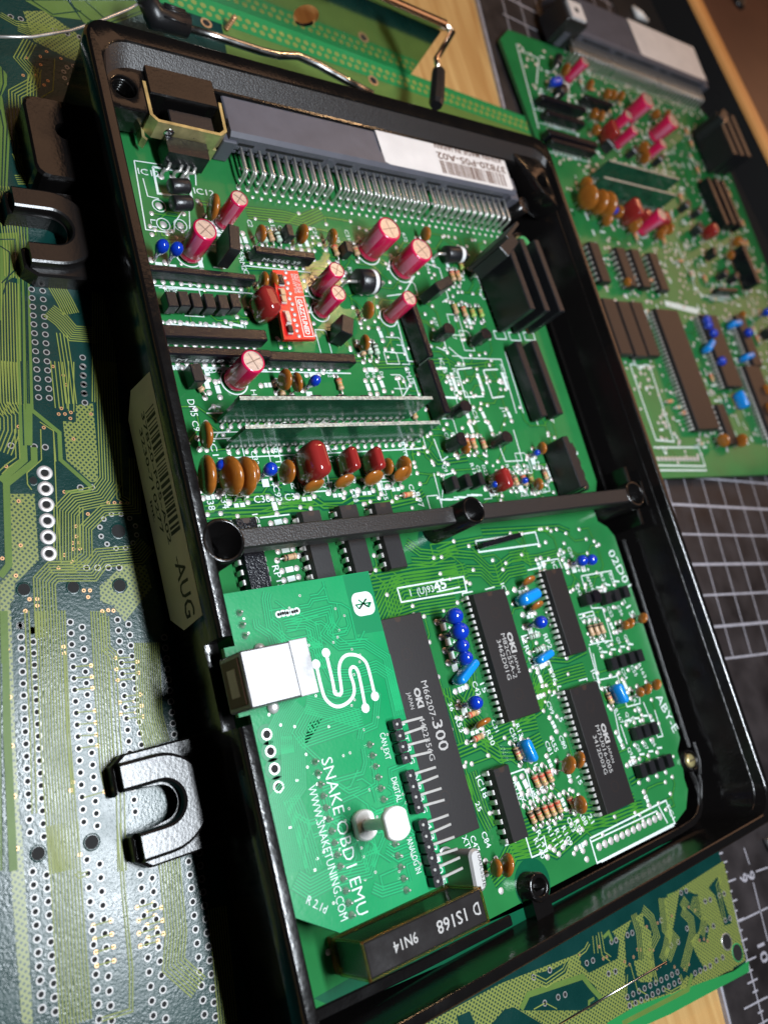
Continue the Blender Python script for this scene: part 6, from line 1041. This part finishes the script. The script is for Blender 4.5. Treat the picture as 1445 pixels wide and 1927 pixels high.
for q, D in (((221.3,263.1), 6), ((237.6,259.6), 5), ((249.4,257.4), 5), ((254.3,258.1), 5), ((261.1,259.2), 5), ((232.3,241.9), 5), ((237.4,242.0), 5), ((229.2,232.4), 5), ((263.6,229.5), 6), ((261.2,223.3), 6), ((287.6,254.9), 5), ((298.5,257.4), 5), ((204.8,197.9), 7), ((199.6,189.5), 11), ((206.2,188.0), 11), ((211.6,187.8), 11), ((222.6,187.4), 6), ((230.4,181.2), 6), ((259.5,184.0), 5.5), ((251.1,180.2), 5), ((212.2,181.8), 5), ((319.5,184.9), 5), ((321.1,185.4), 5), ((297.4,141.5), 4), ((291.4,101.0), 5), ((287.2,91.2), 6), ((239.5,76.7), 6), ((253.6,76.2), 6), ((212.1,151.7), 4), ((235.4,183.8), 5), ((213.8,182.8), 5), ((255.0,182.9), 5), ((308.2,175.7), 4.5)):
    q = o_(q); disc_cap(bgb, q[0], q[1], D, 90+rg.uniform(-12, 12), 2.2)
for q, L, H in (((237.0,231.8), 9, 9.5), ((229.9,187.4), 10, 11), ((241.6,187.0), 7, 8), ((256.0,187.9), 7, 8), ((296.0,187.4), 7, 8)): q = o_(q); capsule_cap(bgb, q[0], q[1], L, H, 4.6, 94, 1.0, 'film', 'polyester_capacitor')
for q in ((208.3,252.5), (211.7,253.9), (261.6,135.9), (261.4,133.3), (263.0,129.2), (294.6,131.1), (320.5,143.9), (324.1,144.6), (261.2,114.9), (219.4,187.9)): q = o_(q); drop_cap(bgb, q[0], q[1], 7.4, 4.4)
for q, a in (((258.1,123.1), 35), ((288.2,136.1), 8), ((288.1,118.6), 12), ((269.0,96.4), 100)): q = o_(q); capsule_cap(bgb, q[0], q[1], 8.5, 5.4, 3.2, a)
for q, L in (((198.1,160.2), 0), ((215.8,159.7), 0), ((226.4,160.1), 0), ((239.7,159.8), 0), ((194.4,129.6), 1), ((204.0,129.0), 1), ((213.3,129.5), 1)):
    q = o_(q)
    if L: dip(bgb, q[0], q[1], 28, 1.778, 10.16, 26, 8.6, top=4.3, dimples=False)
    else: dip(bgb, q[0], q[1], 14, 2.54, 7.62, 19.4, 6.5, top=4.2, dimples=False)
q = o_((233.6,111.2)); dip(bgb, q[0], q[1], 64, 1.778, 19.05, 57.8, 17.4)
q = o_((266.9,121.1)); dip(bgb, q[0], q[1], 42, 1.778, 15.24, 37, 13.6)
q = o_((294.4,127.4)); dip(bgb, q[0], q[1], 30, 1.778, 10.16, 27.2, 8.6, dimples=False)
q = o_((288.2,95.5)); dip(bgb, q[0], q[1], 42, 1.778, 15.24, 37, 13.6)
q = o_((249.0,84.6)); dip(bgb, q[0], q[1], 16, 2.54, 7.62, 19.6, 6.5, top=4.4, dimples=False)
for p, L, Tk, H, rz, n in ((o_((210.3,241.6)), 30, 2.6, 6, 0, 10), (o_((239.2,250.3)), 20, 2.4, 6, 0, 8), (o_((209.1,234.3)), 26, 3, 5, 0, 8), (o_((207.8,222.4)), 33, 3.2, 6, 0, 10), (o_((207.8,219.2)), 30, 2.4, 5, 0, 8), (o_((292.4,154.7)), 18, 2, 5, 3, 8), (o_((311.9,206.5)), 28, 3.2, 7, 93, 10), (o_((319.2,207.6)), 28, 3.2, 7, 93, 10), (o_((325.7,207.4)), 28, 3.2, 7, 93, 10), (o_((316.3,169.0)), 22, 4, 9, 93, 4)):
    pack(p, L, Tk, H, rz, n)
for u in ((328.6,237.7), (335.9,238.5), (343.2,239.3)):
    p = o_(u); b = MB(); b.box(-13, -1.8, 1.2, 13, 1.8, 17, 0, .3); o = obj('driver_module', b, ['blackplastic'], bgb, (p[0]-2, p[1]+5, 0), 93, 'driver2')
b = MB(); b.box(-5, -2.3, 3, 5, 2.3, 19, 0, .3); b.box(-4, -3, 12, 4, -2.2, 18, 1, .1); p = o_((326.8,252.6)); obj('power_transistor', b, ['blackplastic', 'steel'], bgb, (p[0], p[1], 0), 40)
h1, h2 = o_((216.7,207.3)), o_((208.7,197.6))
hybrid(h1, o_((270.6,203.0))[0], 13, []); hybrid(h2, o_((263.4,194.7))[0], 12.5, [])
for q, rz in (((283.8,201.0), 0), ((293.0,198.9), 0), ((287.3,188.9), 0), ((275.7,226.1), 0), ((236.5,226.2), 90), ((287.8,188.2), 0), ((291.7,175.2), 20), ((316.1,132.6), 90), ((295.2,164.1), 0), ((304.2,163.1), 0), ((255.0,226.6), 0)):
    q = o_(q); block(bgb, q[0], q[1], 5, 3, 6, rz+40, 1)
q = o_((216.5,252.4)); diode(bgb, q[0], q[1], 40, 9, 5)
q = o_((218.3,267.4)); diode(bgb, q[0], q[1], 60, 6, 4, False, 5, 'ferrite_bead', 8)
for _ in range(70):
    x, y = rg.uniform(-70, 60), rg.uniform(-95, 100); resistor(bgb, x, y, rg.choice((-88, -86, 4)), rg.choice(('tan', 'tan', 'mint')), ('bred', 'bred', 'borange', 'bgold'))
for x0, y0, x1, y1, n in ((-85, 40, 60, 105, 60), (-88, -20, 60, 40, 50), (-88, -100, 60, -30, 60)): C.scribble(rg, x0, y0, x1, y1, n)
for _ in range(900):
    x, y = rg.uniform(-86, 64), rg.uniform(-98, 108)
    C.via(x, y, rg.choice((.7, .85, 1.0)))
for _ in range(330):
    x, y = rg.uniform(-84, 62), rg.uniform(-96, 104); C.bar(x, y, rg.uniform(1.5, 4), rg.uniform(.5, 1.4), rg.choice((-88, -86, 2)))
for q in ([(200.0,114.5), (199.8,80.3), (211.7,79.2), (213.4,114.1), (210.1,114.4), (205.4,112.0), (204.3,114.3), (200.0,114.5)], [(196.5,77.2), (227.8,76.0), (227.7,67.4), (195.1,69.5)], [(195.1,67.4), (227.8,65.5)], [(274.4,153.2), (297.2,150.6)], [(198.8,275.5), (193.4,228.6)], [(203.3,271.9), (211.6,271.0), (203.1,254.4)], [(312.4,219.9), (314.6,198.5)], [(270.0,181.3), (272.3,156.6)], [(299.1,187.8), (307.4,179.4), (301.5,184.3)]): C.line([o_(p) for p in q], .7)
q = [o_(p) for p in ((242.3,147.6), (269.6,145.0), (265.2,142.1), (241.9,144.7))]; C.silk.flat(q, .1)
for i in range(12): p0, p1 = o_((197.1,72.2)), o_((224.3,70.9)); C.via(p0[0]+(p1[0]-p0[0])*i/11, p0[1]+(p1[1]-p0[1])*i/11, 1.15)
edge_connector(bgb, *o_((207.5, 113)), C, False)
b = MB(); b.box(-7, -6, .3, 7, 8, 15, 0, .5); b.prism([(-4.5, -5), (5, -5), (5, 5), (-4.5, 5)], 15.02, 16.2, 1); b.lathe([(1.5, 16.2), (1.5, 16.25)], 2, 16); q = o_((226.9,287.0)); obj('regulator', b, ['blackplastic', 'labelwhite', 'hole'], bgb, (q[0]+2, q[1]+2, 0))
C.done(bgb)
flush_text()
